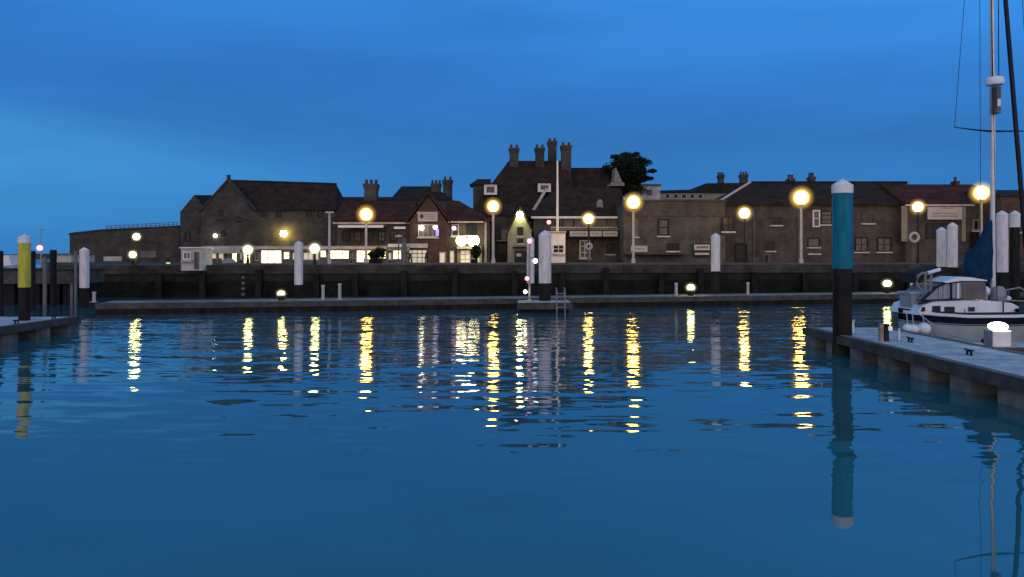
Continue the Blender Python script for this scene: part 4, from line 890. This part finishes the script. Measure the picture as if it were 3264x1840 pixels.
# pushpit with horseshoe buoy, cockpit coaming
py = BC - .7; mb = MB()
hp = [(2938, 930), (2921, 905), (2926, 880), (2940, 871), (2958, 871)]
mb.tube([(X(u, py), py, Z(v, py)) for u, v in hp], .035, 7); mb.tube([(X(2923, py), py, Z(906, py)), (X(2968, py), py, Z(904, py))], .025, 6)
for u in (2950, 2968): mb.tube([(X(u, py), py, Z(872, py)), (X(u - 3, py), py, Z(930, py))], .03, 6)
mb.build('pushpit', M['cream'], bt)
qy = BC - .3
MB().box(X(2905, qy), X(2945, qy), qy, qy + .6, Z(1004, qy), Z(938, qy)).build('cockpit_coaming', M['topside'], bt); MB().box(X(2899, qy), X(2955, qy), qy - .04, qy + .64, Z(938, qy) + .003, Z(931, qy)).build('coaming_top', M['offwhite'], bt)
MB().tube([(X(2893, BC), BC, Z(1006, BC)), (X(2893, BC), BC, Z(926, BC))], .03, 6).build('stern_post', M['cream'], bt)
# guard rail forward
gy = BC - .75
MB().tube([(X(3204, gy), gy, Z(960, gy)), (X(3208, gy), gy, Z(925, gy)), (X(3250, gy), gy, Z(917, gy)), (X(3272, gy), gy, Z(930, gy)), (X(3300, gy + .3), gy + .3, Z(985, gy))], .02, 6).build('pulpit', M['steel'], bt); MB().tube([(X(3206, gy), gy, Z(957, gy)), (X(3290, gy), gy, Z(962, gy))], .015, 6).build('guard_wire', M['steel'], bt)
# mast, rigging
my = BC; mxx = X(3165, my)
ms = MB().tube([(mxx, my, Z(962, my)), (mxx, my, 6.0), (X(3158, my), my, 12.0)], [.062, .058, .05], 12).build('mast', M['alloy'], bt, True)
MB().lathe(X(3171, my - .2), my - .2, [(.05, Z(281, my)), (.20, Z(277, my)), (.225, Z(266, my)), (.20, Z(254, my)), (.05, Z(249, my))], 18).build('radar_dome', M['gelcoat'], ms, True)
MB().box(mxx - .055, mxx + .05, my - .26, my + .05, Z(366, my), Z(283, my)).build('radar_bracket', M['greywall'], ms); MB().box(mxx - .045, mxx + .04, my - .27, my - .263, Z(345, my), Z(322, my)).build('radar_plate', M['gelcoat'], ms)
MB().tube([(X(3025, my), my - .25, Z(411, my)), (X(3110, my), my - .08, Z(417, my)), (mxx, my, Z(419, my)), (X(3230, my), my + .08, Z(417, my)), (X(3310, my), my + .25, Z(413, my))], [.012, .02, .03, .02, .012], 6).build('spreader', M['darktrim'], ms)
mb = MB()
for u0, u1, v1 in ((3115, 3090, 960), (3150, 3140, 960), (3240, 3275, 965)): mb.tube([(X(u0, my), my - .1, Z(-180, my)), (X(u1, my), my - .5, Z(v1, my))], .007, 5)
mb.tube([(X(3152, my), my - .1, Z(-150, my)), (X(3155, my), my - .1, Z(255, my))], .012, 5); mb.tube([(X(3174, my), my - .1, Z(-150, my)), (X(3176, my), my - .1, Z(255, my))], .012, 5)
mb.tube([(X(3025, my), my - .25, Z(411, my)), (X(3080, my), my - .1, Z(-160, my))], .007, 5)
mb.build('rigging', M['darktrim'], ms)
MB().tube([(X(3287, my), my, Z(990, my)), (X(3255, my), my, Z(612, my)), (X(3205, my), my, Z(0, my)), (X(3172, my), my, Z(-400, my))], [.05, .06, .055, .03], 10).build('furled_sail', M['navy'], bt, True)
# sail cover: stacked folds along the boom by the mast
sy = BC - .1; rs = []
for v, ua, ub, q in ((900, 3090, 3156, .18), (880, 3074, 3158, .26), (840, 3075, 3160, .28), (805, 3082, 3160, .26), (785, 3110, 3160, .2), (740, 3132, 3161, .12), (705, 3146, 3161, .06)):
    x0, x1, z_ = X(ua, sy), X(ub, sy), Z(v, sy); m_ = (x0 + x1) / 2; hw = (x1 - x0) / 2
    rs.append([(m_ + hw * math.cos(a * .3927) * (1 + .05 * math.sin(3 * a + v)), sy + q * math.sin(a * .3927), z_ + .02 * math.sin(a * 1.7 + v)) for a in range(16)])
MB().rings(rs).build('sail_cover', M['blue'], bt, True)
MB().tube([(mxx - .05, sy, Z(893, sy)), (X(3070, sy), sy - .1, Z(897, sy))], .04, 8).build('boom', M['alloy'], bt)
# mooring lines
for i, (a_, b_) in enumerate((((9.9, YB + .15, .84), (9.75, 15.95, .50)), ((12.6, YB + .0, .84), (11.6, 16.1, .48)))):
    q = thing('mooring_rope', ['pale rope from the yacht stern to the finger pontoon cleat', 'pale rope from the yacht midships past the pedestal'][i], 'rope', b_)
    A_, B_ = Vector(a_), Vector(b_); MB().tube([A_.lerp(B_, k / 6) - Vector((0, 0, .22 * math.sin(math.pi * k / 6))) for k in range(7)], .014, 5).build('line', M['offwhite'], q)
# hull fenders
for i, (u, v, r_) in enumerate(((2945, 1048, .16), (2912, 1050, .13), (2893, 1047, .12))):
    fy = BC - 1.02 - r_; x_, z_ = X(u, fy), Z(v, fy); f = thing('boat_fender', ['fat white fender nearest the pedestal side at the yacht stern', 'middle white fender at the yacht stern', 'leftmost white fender at the yacht stern corner'][i], 'fender', (x_, fy, z_), 'white fenders at the yacht stern')
    MB().ball(x_, fy, z_, r_, 14, 10, .9).build('body', M['gelcoat'], f, True); MB().tube([(x_, fy, z_ + r_ * .85), (x_ + .02, fy + .1, .85)], .012, 5).build('rope', M['offwhite'], f)

# ------------------------------------------------------------ pontoon furniture
Yp = 15.75; px_ = X(3181, Yp)
t = thing('power_pedestal', 'low white service pedestal with a glowing head on the finger pontoon', 'pedestal', (px_, Yp, .45))
MB().box(px_ - .18, px_ + .18, Yp - .13, Yp + .13, .452, .74).build('cabinet', M['white'], t); MB().box(px_ - .20, px_ - .182, Yp - .14, Yp + .14, .452, .76).build('side_plate', M['steel'], t); MB().box(px_ + .182, px_ + .20, Yp - .14, Yp + .14, .452, .76).build('side_plate', M['steel'], t)
MB().ball(px_, Yp, .83, .178, 20, 12, .50).build('light_head', M['pedestal'], t, True); MB().lathe(px_, Yp, [(.06, .743), (.08, .76)], 10).build('collar', M['darktrim'], t)
Yp = 18.6; px_ = X(2691, Yp)
t = thing('locker_box', 'small white lidded box at the foot of the teal pile', 'box', (px_, Yp, .45))
MB().box(px_ - .17, px_ + .17, Yp - .15, Yp + .15, .452, .70).build('body', M['white'], t); MB().box(px_ - .185, px_ + .185, Yp - .165, Yp + .165, .703, .75).build('lid', M['offwhite'], t)
Yp = 16.6; px_ = X(2823, Yp)
t = thing('deck_bollard', 'short dark bollard with a small lit cap on the right pontoon', 'bollard', (px_, Yp, .45))
MB().lathe(px_, Yp, [(.075, .452), (.065, .5), (.065, .76), (.075, .77), (.075, .80)], 14).build('post', M['navy'], t, True); MB().box(px_ + .02, px_ + .09, Yp - .11, Yp - .075, .68, .76).build('light', M['dimlit'], t)
t = thing('timber_upright', 'short warm timber upright beside the dark bollard on the right pontoon', 'post', (X(2808, 16.6), 16.6, .45)); MB().box(X(2803, 16.6), X(2813, 16.6), 16.55, 16.65, .452, .80).build('post', M['wood'], t); MB().box(X(2802, 16.6), X(2814, 16.6), 16.54, 16.66, .803, .82).build('cap', M['steel'], t)
t = thing('hose_stand', 'slim white upright on the right pontoon between bollard and yacht', 'post', (X(2866, 16.5), 16.5, .45)); MB().tube([(X(2866, 16.5), 16.5, .45), (X(2866, 16.5), 16.5, .72)], .02, 8).build('post', M['white'], t); MB().lathe(X(2866, 16.5), 16.5, [(.05, .452), (.05, .475)], 10).build('foot', M['steel'], t)
